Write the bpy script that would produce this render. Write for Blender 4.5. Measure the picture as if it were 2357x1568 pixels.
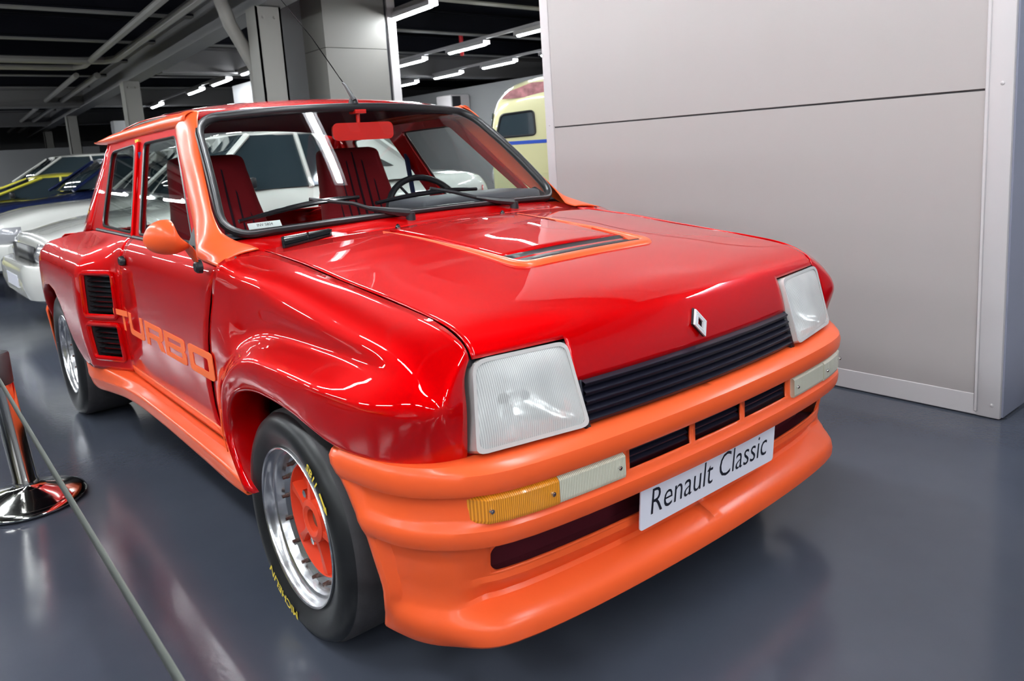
import bpy, bmesh, math, random
import numpy as np
from mathutils import Vector, Matrix
from mathutils.geometry import tessellate_polygon
random.seed(4)
PI = math.pi
scene = bpy.context.scene
COL = scene.collection
for o in list(bpy.data.objects): bpy.data.objects.remove(o)

# ------------------------------------------------------------------ camera
W, H = 2357, 1568
FPX, CX, CY = 1758.08, 9.67, -152.9
yaw, pit, rol = (math.radians(a) for a in (39.0918, -9.5152, -3.7005))
fwd = Vector((math.sin(yaw)*math.cos(pit), math.cos(yaw)*math.cos(pit), math.sin(pit)))
rgt = Vector((math.cos(yaw), -math.sin(yaw), 0.0)); upv = rgt.cross(fwd)
r2 = math.cos(rol)*rgt + math.sin(rol)*upv
u2 = -math.sin(rol)*rgt + math.cos(rol)*upv
cam_d = bpy.data.cameras.new('camera'); cam = bpy.data.objects.new('camera', cam_d); COL.objects.link(cam)
cam_d.sensor_width = 36.0; cam_d.sensor_fit = 'HORIZONTAL'; cam_d.lens = FPX/W*36.0
cam_d.shift_x = -CX/W; cam_d.shift_y = CY/W
cam_d.clip_start = 0.02; cam_d.clip_end = 200
M = Matrix((r2, u2, -fwd)).transposed().to_4x4(); M.translation = Vector((-1.4001, -1.0283, 1.1312))
cam.matrix_world = M
cam_d.dof.use_dof = True; cam_d.dof.focus_distance = 1.95; cam_d.dof.aperture_fstop = 7.5
scene.camera = cam

# ------------------------------------------------------------------ world, exposure
wd = bpy.data.worlds.new('world'); scene.world = wd; wd.use_nodes = True
wd.node_tree.nodes['Background'].inputs[0].default_value = (0.62, 0.68, 0.80, 1)
wd.node_tree.nodes['Background'].inputs[1].default_value = 0.10
vs = scene.view_settings
vs.view_transform = 'Standard'; vs.look = 'None'; vs.exposure = 0.25; vs.gamma = 1.0; vs.use_curve_mapping = False
ZL = 2.6          # height of the strip lights
LAMP_W = 26.0     # watts of one strip lamp

# ------------------------------------------------------------------ materials
def mat(name, col, rough=0.5, metal=0.0, coat=0.0, coat_rough=0.03, emit=0.0, alpha=None, ior=1.5, spec=0.5, bump=None, noise=None, trans=0.0):
    m = bpy.data.materials.new(name); m.use_nodes = True
    nt = m.node_tree; b = nt.nodes['Principled BSDF']
    b.inputs['Base Color'].default_value = (*col, 1); b.inputs['Roughness'].default_value = rough
    b.inputs['Metallic'].default_value = metal; b.inputs['Coat Weight'].default_value = coat
    b.inputs['Coat Roughness'].default_value = coat_rough; b.inputs['IOR'].default_value = ior
    b.inputs['Specular IOR Level'].default_value = spec; b.inputs['Transmission Weight'].default_value = trans
    if emit:
        b.inputs['Emission Color'].default_value = (*col, 1); b.inputs['Emission Strength'].default_value = emit
    if noise:   # (scale, amount)  gentle colour mottling
        t = nt.nodes.new('ShaderNodeTexNoise'); t.inputs['Scale'].default_value = noise[0]; t.inputs['Detail'].default_value = 5
        tc = nt.nodes.new('ShaderNodeTexCoord'); nt.links.new(tc.outputs['Object'], t.inputs['Vector'])
        r = nt.nodes.new('ShaderNodeMapRange'); r.inputs[1].default_value = .3; r.inputs[2].default_value = .7
        r.inputs[3].default_value = 1-noise[1]; r.inputs[4].default_value = 1+noise[1]
        nt.links.new(t.outputs[0], r.inputs[0])
        x = nt.nodes.new('ShaderNodeVectorMath'); x.operation = 'SCALE'; x.inputs[0].default_value = col
        nt.links.new(r.outputs[0], x.inputs['Scale']); nt.links.new(x.outputs[0], b.inputs['Base Color'])
    if bump:    # (scale, strength)
        t = nt.nodes.new('ShaderNodeTexNoise'); t.inputs['Scale'].default_value = bump[0]; t.inputs['Detail'].default_value = 3
        tc = nt.nodes.new('ShaderNodeTexCoord'); nt.links.new(tc.outputs['Object'], t.inputs['Vector'])
        bp = nt.nodes.new('ShaderNodeBump'); bp.inputs['Strength'].default_value = bump[1]; bp.inputs['Distance'].default_value = .002
        nt.links.new(t.outputs[0], bp.inputs['Height']); nt.links.new(bp.outputs[0], b.inputs['Normal'])
    return m

def glass_mat(name, tint, ior=1.45, rough=0.0, wave=None):
    m = bpy.data.materials.new(name); m.use_nodes = True; nt = m.node_tree
    for n in list(nt.nodes): nt.nodes.remove(n)
    out = nt.nodes.new('ShaderNodeOutputMaterial'); mx = nt.nodes.new('ShaderNodeMixShader')
    tr = nt.nodes.new('ShaderNodeBsdfTransparent'); tr.inputs[0].default_value = (*tint, 1)
    gl = nt.nodes.new('ShaderNodeBsdfGlossy'); gl.inputs['Roughness'].default_value = rough
    # Schlick reflectance, the same from both sides of a pane
    f0 = ((ior-1)/(ior+1))**2; fr = nt.nodes.new('ShaderNodeLayerWeight'); fr.inputs['Blend'].default_value = .5
    pw = nt.nodes.new('ShaderNodeMath'); pw.operation = 'POWER'; pw.inputs[1].default_value = 5.0
    ml = nt.nodes.new('ShaderNodeMath'); ml.operation = 'MULTIPLY_ADD'; ml.inputs[1].default_value = 1-f0; ml.inputs[2].default_value = f0
    nt.links.new(fr.outputs['Facing'], pw.inputs[0]); nt.links.new(pw.outputs[0], ml.inputs[0])
    nt.links.new(ml.outputs[0], mx.inputs[0]); nt.links.new(tr.outputs[0], mx.inputs[1]); nt.links.new(gl.outputs[0], mx.inputs[2])
    nt.links.new(mx.outputs[0], out.inputs[0])
    if wave:
        tc = nt.nodes.new('ShaderNodeTexCoord'); wv = nt.nodes.new('ShaderNodeTexWave'); wv.inputs['Scale'].default_value = wave[0]
        wv.bands_direction = 'X'
        bp = nt.nodes.new('ShaderNodeBump'); bp.inputs['Strength'].default_value = wave[1]; bp.inputs['Distance'].default_value = .003
        nt.links.new(tc.outputs['Object'], wv.inputs['Vector']); nt.links.new(wv.outputs[0], bp.inputs['Height'])
        nt.links.new(bp.outputs[0], gl.inputs['Normal']); nt.links.new(bp.outputs[0], fr.inputs['Normal'])
    return m

RED = mat('red_paint', (.58, .0, .001), .46, .42, 1.0, .012, spec=.0)
ORANGE = mat('orange_satin_paint', (.83, .105, .024), .42, 0, .40, .22, spec=.2)
LETTER = mat('orange_vinyl', (.92, .17, .055), .6, spec=.2)
ORANGE_RIM = mat('orange_red_rim_paint', (.75, .06, .02), .4)
BLACK = mat('black_plastic', (.012, .012, .016), .42)
BLACKG = mat('black_gloss', (.01, .01, .012), .12)
RUBBER = mat('black_rubber', (.014, .014, .016), .34, bump=(60, .15))
TREAD = mat('worn_tread_rubber', (.045, .042, .046), .72, bump=(90, .4), noise=(25, .15))
TYRE = mat('tyre_sidewall', (.013, .0135, .015), .36, spec=.35, bump=(35, .15), noise=(14, .25))
NAVY = mat('navy_grille_plastic', (.010, .010, .020), .34, spec=.35)
ALU = mat('polished_aluminium', (.60, .60, .62), .24, 1.0)
CHROME = mat('chrome', (.85, .85, .86), .06, 1.0)
DARKHOLE = mat('dark_cavity', (.012, .004, .008), .8)
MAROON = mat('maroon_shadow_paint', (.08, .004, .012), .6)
YELLOW = mat('yellow_print', (.80, .60, .06), .6)
WHITEP = mat('white_plate', (.80, .80, .90), .35)
INK = mat('dark_ink', (.008, .010, .02), .4)
GLASS = glass_mat('window_glass', (.90, .93, .92), 1.5)
LAMPGLASS = glass_mat('headlight_glass', (.90, .92, .92), 1.45, .05, (60, .8))
def painted_bright(m, col, f):
    nt = m.node_tree; out = nt.nodes['Material Output']; src = out.inputs[0].links[0].from_socket
    df = nt.nodes.new('ShaderNodeBsdfDiffuse'); df.inputs[0].default_value = (*col, 1); mx = nt.nodes.new('ShaderNodeMixShader'); mx.inputs[0].default_value = f
    nt.links.new(src, mx.inputs[1]); nt.links.new(df.outputs[0], mx.inputs[2]); nt.links.new(mx.outputs[0], out.inputs[0])
painted_bright(LAMPGLASS, (.95, .95, .94), .22)  # white diffuse stands in for bright reflections in the lens
def painted_flutes(m):
    nt = m.node_tree; mx = nt.nodes['Material Output'].inputs[0].links[0].from_node
    tc = nt.nodes.new('ShaderNodeTexCoord'); wv = nt.nodes.new('ShaderNodeTexWave'); wv.bands_direction = 'X'; wv.inputs['Scale'].default_value = 75
    nz = nt.nodes.new('ShaderNodeTexNoise'); nz.inputs['Scale'].default_value = 9; mm = nt.nodes.new('ShaderNodeMath'); mm.operation = 'MULTIPLY'
    mr = nt.nodes.new('ShaderNodeMapRange'); mr.inputs[3].default_value = .26; mr.inputs[4].default_value = .80
    nt.links.new(tc.outputs['Object'], wv.inputs['Vector']); nt.links.new(tc.outputs['Object'], nz.inputs['Vector'])
    nt.links.new(wv.outputs[0], mm.inputs[0]); nt.links.new(nz.outputs[0], mm.inputs[1]); nt.links.new(mm.outputs[0], mr.inputs[0]); nt.links.new(mr.outputs[0], mx.inputs[0])
painted_flutes(LAMPGLASS)  # light and dark flute streaks painted in as varying white
def fluted(name, c1, c2, axis, sc, strength=.5, rough=.2):
    m = mat(name, c1, rough, coat=.8); nt = m.node_tree; bs = nt.nodes['Principled BSDF']
    tc = nt.nodes.new('ShaderNodeTexCoord'); wv = nt.nodes.new('ShaderNodeTexWave'); wv.bands_direction = axis; wv.inputs['Scale'].default_value = sc
    rp = nt.nodes.new('ShaderNodeValToRGB'); rp.color_ramp.elements[0].color = (*c1, 1); rp.color_ramp.elements[1].color = (*c2, 1)
    bp = nt.nodes.new('ShaderNodeBump'); bp.inputs['Strength'].default_value = strength; bp.inputs['Distance'].default_value = .002
    nt.links.new(tc.outputs['Object'], wv.inputs['Vector']); nt.links.new(wv.outputs[0], rp.inputs[0]); nt.links.new(rp.outputs[0], bs.inputs['Base Color'])
    nt.links.new(wv.outputs[0], bp.inputs['Height']); nt.links.new(bp.outputs[0], bs.inputs['Normal']); return m
AMBER = fluted('amber_lens', (.55, .17, .008), (.90, .36, .02), 'X', 80)
CLEARL = fluted('clear_fluted_lens', (.42, .40, .30), (.80, .78, .66), 'X', 80)
CLEARRIM = mat('lens_rim', (.58, .55, .54), .15, coat=.8)
REFL = mat('reflector', (.92, .92, .92), .22, .75)
SEATR = mat('red_seat_cloth', (.30, .003, .010), .85)
SEATD = mat('dark_seat_stripe', (.03, .004, .014), .9)
CARPET = mat('blue_carpet', (.02, .035, .12), .9)
DASH = mat('grey_dashboard', (.07, .07, .085), .55)
LINING = mat('maroon_lining', (.09, .004, .02), .8)
MIRR = mat('red_mirror_housing', (.75, .02, .012), .3, coat=.5)
STEEL = mat('brushed_post_steel', (.70, .69, .66), .10, 1.0)
BELT = mat('grey_webbing', (.11, .12, .105), .8)
WALLM = mat('white_metal_panel', (.37, .337, .331), .40, coat=.12, coat_rough=.2)
TRIM = mat('white_trim', (.52, .49, .50), .38)
ENDG = mat('shaded_end_blue_grey', (.22, .23, .30), .5)  # darker than the panels: weaker light on the end put into the colour
PILLAR = mat('grey_pillar_paint', (.175, .167, .155), .6)
AISLEW = mat('dark_aisle_wall', (.10, .095, .10), .6)
BEAMM = mat('grey_beam_paint', (.15, .145, .15), .6)
CEIL = mat('dark_ceiling', (.003, .0035, .008), .95, spec=.1)
FLANGE = mat('lit_joist_flange', (.17, .165, .165), .6)  # paler than the web: the light it catches is put into the colour
JOIST = mat('shaded_joist', (.006, .0065, .012), .8, spec=.2)  # web kept near black, its shade put into the colour
PIPE = mat('grey_pipe', (.24, .23, .22), .5)
LIGHT = mat('lamp_tube', (.93, .98, 1.0), .5, emit=112.0)
HOUS = mat('lamp_rail', (.28, .27, .28), .5)
BACKW = mat('grey_back_wall', (.24, .24, .25), .7)

# floor: glossy sealed resin
def floor_mat():
    m = bpy.data.materials.new('slate_resin_floor'); m.use_nodes = True; nt = m.node_tree; b = nt.nodes['Principled BSDF']
    tc = nt.nodes.new('ShaderNodeTexCoord')
    n1 = nt.nodes.new('ShaderNodeTexNoise'); n1.inputs['Scale'].default_value = 1.6; n1.inputs['Detail'].default_value = 6
    rp = nt.nodes.new('ShaderNodeValToRGB'); rp.color_ramp.elements[0].position = .3; rp.color_ramp.elements[0].color = (.050, .058, .080, 1)
    rp.color_ramp.elements[1].position = .75; rp.color_ramp.elements[1].color = (.070, .078, .102, 1)
    nt.links.new(tc.outputs['Object'], n1.inputs['Vector']); nt.links.new(n1.outputs[0], rp.inputs[0]); nt.links.new(rp.outputs[0], b.inputs['Base Color'])
    n2 = nt.nodes.new('ShaderNodeTexNoise'); n2.inputs['Scale'].default_value = 3.0; n2.inputs['Detail'].default_value = 4
    r2_ = nt.nodes.new('ShaderNodeMapRange'); r2_.inputs[3].default_value = .10; r2_.inputs[4].default_value = .22
    nt.links.new(tc.outputs['Object'], n2.inputs['Vector']); nt.links.new(n2.outputs[0], r2_.inputs[0]); nt.links.new(r2_.outputs[0], b.inputs['Roughness'])
    n3 = nt.nodes.new('ShaderNodeTexNoise'); n3.inputs['Scale'].default_value = 70; n3.inputs['Detail'].default_value = 3
    bp = nt.nodes.new('ShaderNodeBump'); bp.inputs['Strength'].default_value = .22; bp.inputs['Distance'].default_value = .0012
    nt.links.new(tc.outputs['Object'], n3.inputs['Vector']); nt.links.new(n3.outputs[0], bp.inputs['Height']); nt.links.new(bp.outputs[0], b.inputs['Normal'])
    b.inputs['Specular IOR Level'].default_value = .5; b.inputs['IOR'].default_value = 1.5
    return m
FLOOR = floor_mat()

# ------------------------------------------------------------------ mesh helpers
def setprops(o, label=None, cat=None, group=None, kind=None):
    if label: o['label'] = label
    if cat: o['category'] = cat
    if group: o['group'] = group
    if kind: o['kind'] = kind
    return o

def empty(name, loc=(0, 0, 0), rz=0, **k):
    o = bpy.data.objects.new(name, None); COL.objects.link(o)
    o.location = loc; o.rotation_euler = (0, 0, rz); o.empty_display_size = .1
    return setprops(o, **k)

def finish(name, bm, m, parent=None, smooth=True, angle=35, world=True, solid=0.0, **k):
    """one mesh object; when world, vertex coordinates are world coordinates whatever the parent's place"""
    bmesh.ops.recalc_face_normals(bm, faces=bm.faces[:])
    for f in bm.faces: f.smooth = smooth
    if smooth:
        ca = math.radians(angle)
        for e in bm.edges:
            if len(e.link_faces) == 2 and e.calc_face_angle(0) > ca: e.smooth = False
    me = bpy.data.meshes.new(name); bm.to_mesh(me); bm.free()
    mats = m if isinstance(m, (list, tuple)) else [m]
    for q in mats: me.materials.append(q)
    o = bpy.data.objects.new(name, me); COL.objects.link(o)
    if parent is not None:
        o.parent = parent
        if world:
            t = Vector((0, 0, 0)); p = parent
            while p is not None:
                t += p.location; p = p.parent
            o.location = -t
    if solid:
        md = o.modifiers.new('thickness', 'SOLIDIFY'); md.thickness = solid; md.offset = 0
    return setprops(o, **k)

def hermite(t, V, tn):
    """non-uniform cubic through V at knots t, evaluated at tn; V (n, ...)"""
    n = len(t); V = np.asarray(V, float)
    if n == 2:
        s = ((tn-t[0])/(t[1]-t[0])).reshape(-1, *([1]*(V.ndim-1))); return V[0]*(1-s)+V[1]*s
    d = np.diff(V, axis=0)/np.diff(t).reshape(-1, *([1]*(V.ndim-1)))
    T = np.empty_like(V); h = np.diff(t)
    for i in range(1, n-1): T[i] = (h[i]*d[i-1]+h[i-1]*d[i])/(h[i]+h[i-1])
    T[0] = 1.5*d[0]-.5*T[1]; T[-1] = 1.5*d[-1]-.5*T[-2]
    out = np.empty((len(tn),)+V.shape[1:])
    for k, x in enumerate(tn):
        i = min(max(np.searchsorted(t, x, side='right')-1, 0), n-2)
        hh = t[i+1]-t[i]; s = (x-t[i])/hh
        out[k] = (2*s**3-3*s**2+1)*V[i]+(s**3-2*s**2+s)*hh*T[i]+(-2*s**3+3*s**2)*V[i+1]+(s**3-s**2)*hh*T[i+1]
    return out

def refine(V, sub, axis=0, lin=False):
    """V (r, c, 3): refine along axis by sub per segment with mean chord parameter"""
    V = np.asarray(V, float)
    if axis == 1: return np.swapaxes(refine(np.swapaxes(V, 0, 1), sub, 0, lin), 0, 1)
    ch = np.linalg.norm(np.diff(V, axis=0), axis=2).mean(axis=1)**.6+1e-6
    t = np.concatenate([[0], np.cumsum(ch)])
    tn = np.concatenate([np.linspace(t[i], t[i+1], sub, endpoint=False) for i in range(len(t)-1)]+[[t[-1]]])
    if lin:
        out = np.empty((len(tn),)+V.shape[1:])
        for k, x in enumerate(tn):
            i = min(max(np.searchsorted(t, x, side='right')-1, 0), len(t)-2); s = (x-t[i])/(t[i+1]-t[i]); out[k] = V[i]*(1-s)+V[i+1]*s
        return out
    return hermite(t, V, tn)

def add_grid(bm, V, mask=None, closed_u=False, mi=0):
    r, c = V.shape[:2]
    vs_ = [[bm.verts.new(V[i, j]) for j in range(c)] for i in range(r)]
    for i in range(r-1):
        for j in range(c-1+(1 if closed_u else 0)):
            j2 = (j+1) % c
            if mask is not None and not mask(i, j): continue
            try:
                f = bm.faces.new((vs_[i][j], vs_[i][j2], vs_[i+1][j2], vs_[i+1][j])); f.material_index = mi
            except ValueError: pass
    for row in vs_:
        for v in row:
            if not v.link_faces: bm.verts.remove(v)
    return vs_

def sx(V, s):
    V = np.array(V, float); V[..., 0] *= s; return V

def box(bm, c, s, R=None, mi=0):
    """box centre c, full size s"""
    vs_ = []
    for z in (-.5, .5):
        for x, y in ((-.5, -.5), (.5, -.5), (.5, .5), (-.5, .5)):
            p = Vector((x*s[0], y*s[1], z*s[2]))
            if R is not None: p = R @ p
            vs_.append(bm.verts.new(Vector(c)+p))
    for q in ((0, 3, 2, 1), (4, 5, 6, 7), (0, 1, 5, 4), (1, 2, 6, 5), (2, 3, 7, 6), (3, 0, 4, 7)):
        bm.faces.new([vs_[k] for k in q]).material_index = mi
    return vs_

def box2(bm, lo, hi, mi=0):
    return box(bm, [(a+b)/2 for a, b in zip(lo, hi)], [b-a for a, b in zip(lo, hi)], None, mi)

def bevel(bm, w, seg=2):
    bmesh.ops.bevel(bm, geom=[e for e in bm.edges], offset=w, segments=seg, profile=.5, affect='EDGES', clamp_overlap=True)

def frame_axes(d):
    d = Vector(d).normalized(); a = Vector((0, 0, 1)) if abs(d.z) < .9 else Vector((1, 0, 0))
    x = d.cross(a).normalized(); return x, d.cross(x).normalized(), d

def tube(bm, pts, rad, seg=10, caps=True, squash=1.0, mi=0, closed=False):
    """tube along pts; rad number or list; squash scales the second axis"""
    pts = [Vector(p) for p in pts]; n = len(pts)
    rad = [rad]*n if not hasattr(rad, '__len__') else rad
    rings = []; X = None
    for i, p in enumerate(pts):
        if closed: d = pts[(i+1) % n]-pts[i-1]
        else: d = pts[min(i+1, n-1)]-pts[max(i-1, 0)]
        if X is None: X, Y, D = frame_axes(d)
        else:
            D = d.normalized(); X = (X-D*X.dot(D)).normalized(); Y = D.cross(X)
        rings.append([bm.verts.new(p+(X*math.cos(a)+Y*math.sin(a)*squash)*rad[i]) for a in [2*PI*k/seg for k in range(seg)]])
    m_ = n if closed else n-1
    for i in range(m_):
        A, B = rings[i], rings[(i+1) % n]
        for k in range(seg): bm.faces.new((A[k], A[(k+1) % seg], B[(k+1) % seg], B[k])).material_index = mi
    if caps and not closed:
        bm.faces.new(rings[0][::-1]).material_index = mi; bm.faces.new(rings[-1]).material_index = mi

def lathe(bm, prof, c, axis='z', seg=48, mi=0, a0=0, a1=2*PI):
    """prof list of (r, h) about axis through c"""
    full = abs(a1-a0-2*PI) < 1e-6; n = seg if full else seg+1
    rings = []
    for r, h in prof:
        ring = []
        for k in range(n):
            a = a0+(a1-a0)*k/seg; u, v = r*math.cos(a), r*math.sin(a)
            p = (u, v, h) if axis == 'z' else ((h, u, v) if axis == 'x' else (u, h, v))
            ring.append(bm.verts.new((c[0]+p[0], c[1]+p[1], c[2]+p[2])))
        rings.append(ring)
    for A, B in zip(rings, rings[1:]):
        for k in range(n if full else n-1): bm.faces.new((A[k], A[(k+1) % n], B[(k+1) % n], B[k])).material_index = mi

def ngon_plate(bm, loops, f0, f1, mi=0):
    """2-D loops (outer first, then holes) -> thick plate; f0/f1 map (a,b) to the two skins"""
    P = [[Vector((a, b, 0)) for a, b in L] for L in loops]; tris = tessellate_polygon(P)
    flat = [q for L in loops for q in L]
    A = [bm.verts.new(f0(*q)) for q in flat]; B = [bm.verts.new(f1(*q)) for q in flat]
    for t in tris:
        try: bm.faces.new([A[i] for i in t]).material_index = mi; bm.faces.new([B[i] for i in reversed(t)]).material_index = mi
        except ValueError: pass
    k = 0
    for L in loops:
        n = len(L)
        for i in range(n):
            a, b = k+i, k+(i+1) % n
            try: bm.faces.new((A[a], A[b], B[b], B[a])).material_index = mi
            except ValueError: pass
        k += n

def rrect(a0, b0, a1, b1, r, seg=4):
    out = []
    for cx, cy, s in ((a1-r, b1-r, 0), (a0+r, b1-r, 1), (a0+r, b0+r, 2), (a1-r, b0+r, 3)):
        for k in range(seg+1):
            a = PI/2*(s+k/seg); out.append((cx+r*math.cos(a), cy+r*math.sin(a)))
    return out

def round_poly(P, r, seg=4):
    """round the corners of polygon P (2-D); r number or list"""
    n = len(P); out = []; rr = r if hasattr(r, '__len__') else [r]*n
    for i in range(n):
        p = Vector(P[i]).to_2d() if len(P[i]) > 2 else Vector(P[i]); a = Vector(P[i-1])-p; b = Vector(P[(i+1) % n])-p
        q = min(rr[i], a.length*.45, b.length*.45); a = p+a.normalized()*q; b = p+b.normalized()*q
        for k in range(seg+1):
            t = k/seg; out.append(tuple(a*(1-t)**2+p*2*t*(1-t)+b*t*t))
    return out

def text_mesh(txt, size=1.0, shear=0.0, bold=0.0, ext=0.0):
    """vertices and faces of flat lettering, origin centred"""
    cu = bpy.data.curves.new('lettering', 'FONT'); cu.body = txt; cu.size = size; cu.shear = shear; cu.offset = bold; cu.extrude = ext
    cu.align_x = 'CENTER'; cu.align_y = 'CENTER'; cu.resolution_u = 3
    ob = bpy.data.objects.new('lettering', cu); COL.objects.link(ob)
    dg = bpy.context.evaluated_depsgraph_get(); dg.update()
    me = bpy.data.meshes.new_from_object(ob.evaluated_get(dg))
    V = np.array([v.co[:] for v in me.vertices]); Fs = [list(p.vertices) for p in me.polygons]
    bpy.data.objects.remove(ob); bpy.data.curves.remove(cu); bpy.data.meshes.remove(me)
    return V, Fs

def add_text(bm, txt, f, size, shear=0.0, bold=0.0, ext=0.0, width=None, mi=0):
    V, Fs = text_mesh(txt, size, shear, bold, ext)
    if width:
        V[:, 0] -= (V[:, 0].max()+V[:, 0].min())/2; V[:, 0] *= width/(V[:, 0].max()-V[:, 0].min())
    vs_ = [bm.verts.new(f(*v)) for v in V]
    for q in Fs:
        try: bm.faces.new([vs_[i] for i in q]).material_index = mi
        except ValueError: pass

def copy_tree(o, parent=None):
    c = o.copy(); COL.objects.link(c); c.parent = parent
    for k in ('label',):
        pass
    for ch in [x for x in bpy.data.objects if x.parent == o]: copy_tree(ch, c)
    return c

def NB(): return bmesh.new()

# =================================================================== the show car
# x: across (negative = side towards the camera), y: nose at 0, tail at 3.6, z: up
CAR = empty('hatchback_car', (0, 1.85, 0), label='red and orange wide-arched hot hatch with TURBO lettering on its door, parked in front', cat='car')

# ---- bumper
PC = np.array([(0, -.020), (.1, -.019), (.2, -.016), (.32, -.010), (.45, .001), (.55, .015), (.62, .034), (.665, .060), (.70, .090), (.730, .125), (.755, .172), (.770, .225), (.780, .28), (.788, .34), (.792, .40)])
_t = np.concatenate([[0], np.cumsum(np.linalg.norm(np.diff(PC, axis=0), axis=1))])
TD = np.linspace(0, _t[-1], 400); PD = hermite(_t, PC, TD)
TG = np.gradient(PD, axis=0); TG /= np.linalg.norm(TG, axis=1)[:, None]
def plan(t, d):
    x = np.interp(t, TD, PD[:, 0]); y = np.interp(t, TD, PD[:, 1]); gx = np.interp(t, TD, TG[:, 0]); gy = np.interp(t, TD, TG[:, 1])
    return x+gy*d, y-gx*d
def t_x(x): return float(np.interp(x, PD[:, 0], TD))
def t_y(y): return float(np.interp(y, PD[120:, 1], TD[120:]))
ZE = [(.16, .275), (.211, .261), (.282, .243), (.354, .255), (.414, .268), (.485, .307), (.566, .365)]
def y_end(z): return float(np.interp(z, [a for a, b in ZE], [b for a, b in ZE]))
# rows: z, flush d, front-recess d, side-recess d
ROWS = [(.556, -.075, -.075, -.055), (.561, -.050, -.050, -.020), (.559, -.022, -.022, -.006), (.552, -.006, -.006, 0), (.545, .002, .002, .003), (.532, .005, .005, .005), (.515, .003, .003, .003),
        (.508, .000, .000, .000), (.5055, -.001, -.010, -.014), (.503, -.001, -.013, -.021), (.480, -.002, -.014, -.019), (.455, -.002, -.014, -.015), (.448, -.002, -.012, -.011), (.439, -.002, -.006, -.004), (.434, -.001, -.001, -.001),
        (.426, .000, .000, .000), (.412, -.002, -.002, -.002), (.402, -.006, -.006, -.006), (.397, -.008, -.014, -.018), (.393, -.009, -.030, -.028), (.384, -.010, -.037, -.033), (.350, -.013, -.048, -.038),
        (.318, -.017, -.057, -.038), (.312, -.018, -.060, -.040), (.300, -.019, -.058, -.041), (.292, -.020, -.062, -.042), (.275, -.022, -.076, -.043), (.262, -.024, -.082, -.042), (.252, -.026, -.074, -.040), (.240, -.028, -.044, -.032),
        (.228, -.030, -.024, -.029), (.220, -.032, -.018, -.027), (.205, -.033, -.015, -.029), (.190, -.034, -.016, -.032), (.184, -.036, -.022, -.036), (.182, -.060, -.060, -.060), (.190, -.11, -.13, -.09)]
FX = [0, .03, .06, .087, .104, .15, .2, .25, .296, .312, .36, .42, .48, .54, .59, .615, .630, .645, .660, .675]
SF = [.08, .16, .25, .34, .43, .52, .61, .70, .77, .83, .88, .92, .96, 1.0]
def bumper_half():
    tf = [t_x(x) for x in FX]; rows = []
    for z, df, dr, dside in ROWS:
        te = t_y(y_end(z)); row = []
        for j in range(len(FX)+len(SF)):
            if j < len(FX): t = tf[j]
            else: t = tf[-1]+SF[j-len(FX)]*(te-tf[-1])
            w = min(max((t-tf[-4])/.11, 0), 1); w = w*w*(3-2*w)            # front profile -> side profile
            dd = dr*(1-w)+dside*w
            fade = min(max((te-t-.012)/.030, 0), 1); fade = fade*fade*(3-2*fade)
            dd = df*(1-fade)+dd*fade
            x, y = plan(t, dd); row.append((x, y, z))
        rows.append(row)
    return np.array(rows)
BH = bumper_half(); NF = len(FX)
ri = {z: i for i, (z, *_r) in enumerate(ROWS)}
def bmask(i, j):
    xm = (FX[j]+FX[j+1])/2 if j+1 < NF else 9
    if ri[.503] <= i < ri[.455] and (xm < .087 or .104 < xm < .296): return False
    if ri[.384] <= i < ri[.318] and xm < .630: return False
    return True
bm = NB()
for s in (1, -1): add_grid(bm, sx(BH, s), bmask)
bmesh.ops.remove_doubles(bm, verts=bm.verts[:], dist=.0004)
BUMPER = finish('front_bumper', bm, ORANGE, CAR, angle=27, solid=.006, label='orange moulded bumper and spoiler')
def dplan(x, d):
    a, b = plan(t_x(abs(x)), d); return (math.copysign(a, x) if x else 0.0), b
# rounded ends of the long lower opening
for s in (-1, 1):
    for zc, sg in ((.384, -1), (.318, 1)):
        r = .024; x1 = .630; arc = [(x1-r+r*math.sin(a), zc+sg*(r-r*math.cos(a))) for a in np.linspace(0, PI/2, 7)]
        dz = lambda z: -.037-.020*(.384-z)/.066
        bm = NB(); ngon_plate(bm, [[(x1+.002, zc-sg*.001)]+[(a, q) for a, q in arc]], lambda a, q: (*dplan(s*a, dz(q)+.001), q), lambda a, q: (*dplan(s*a, dz(q)-.005), q)); finish('opening_corner', bm, ORANGE, BUMPER, smooth=False)
# cavity behind the openings
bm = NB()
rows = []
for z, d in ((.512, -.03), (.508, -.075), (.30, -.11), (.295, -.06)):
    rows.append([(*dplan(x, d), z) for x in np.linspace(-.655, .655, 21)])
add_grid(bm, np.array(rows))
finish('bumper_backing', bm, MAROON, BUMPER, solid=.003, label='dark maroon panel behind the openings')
# three slatted intakes
for x0, x1 in ((-.296, -.104), (-.087, .087), (.104, .296)):
    for k in range(3):
        z = .494-.014*k; bm = NB(); xs = np.linspace(x0, x1, 8)
        add_grid(bm, np.array([[(*dplan(x, d), z+h) for x in xs] for d, h in ((-.020, -.0035), (-.019, 0), (-.025, .004), (-.050, .007), (-.050, .003), (-.026, -.0035), (-.020, -.0035))]))
        finish('intake_slat', bm, NAVY, BUMPER)
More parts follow.
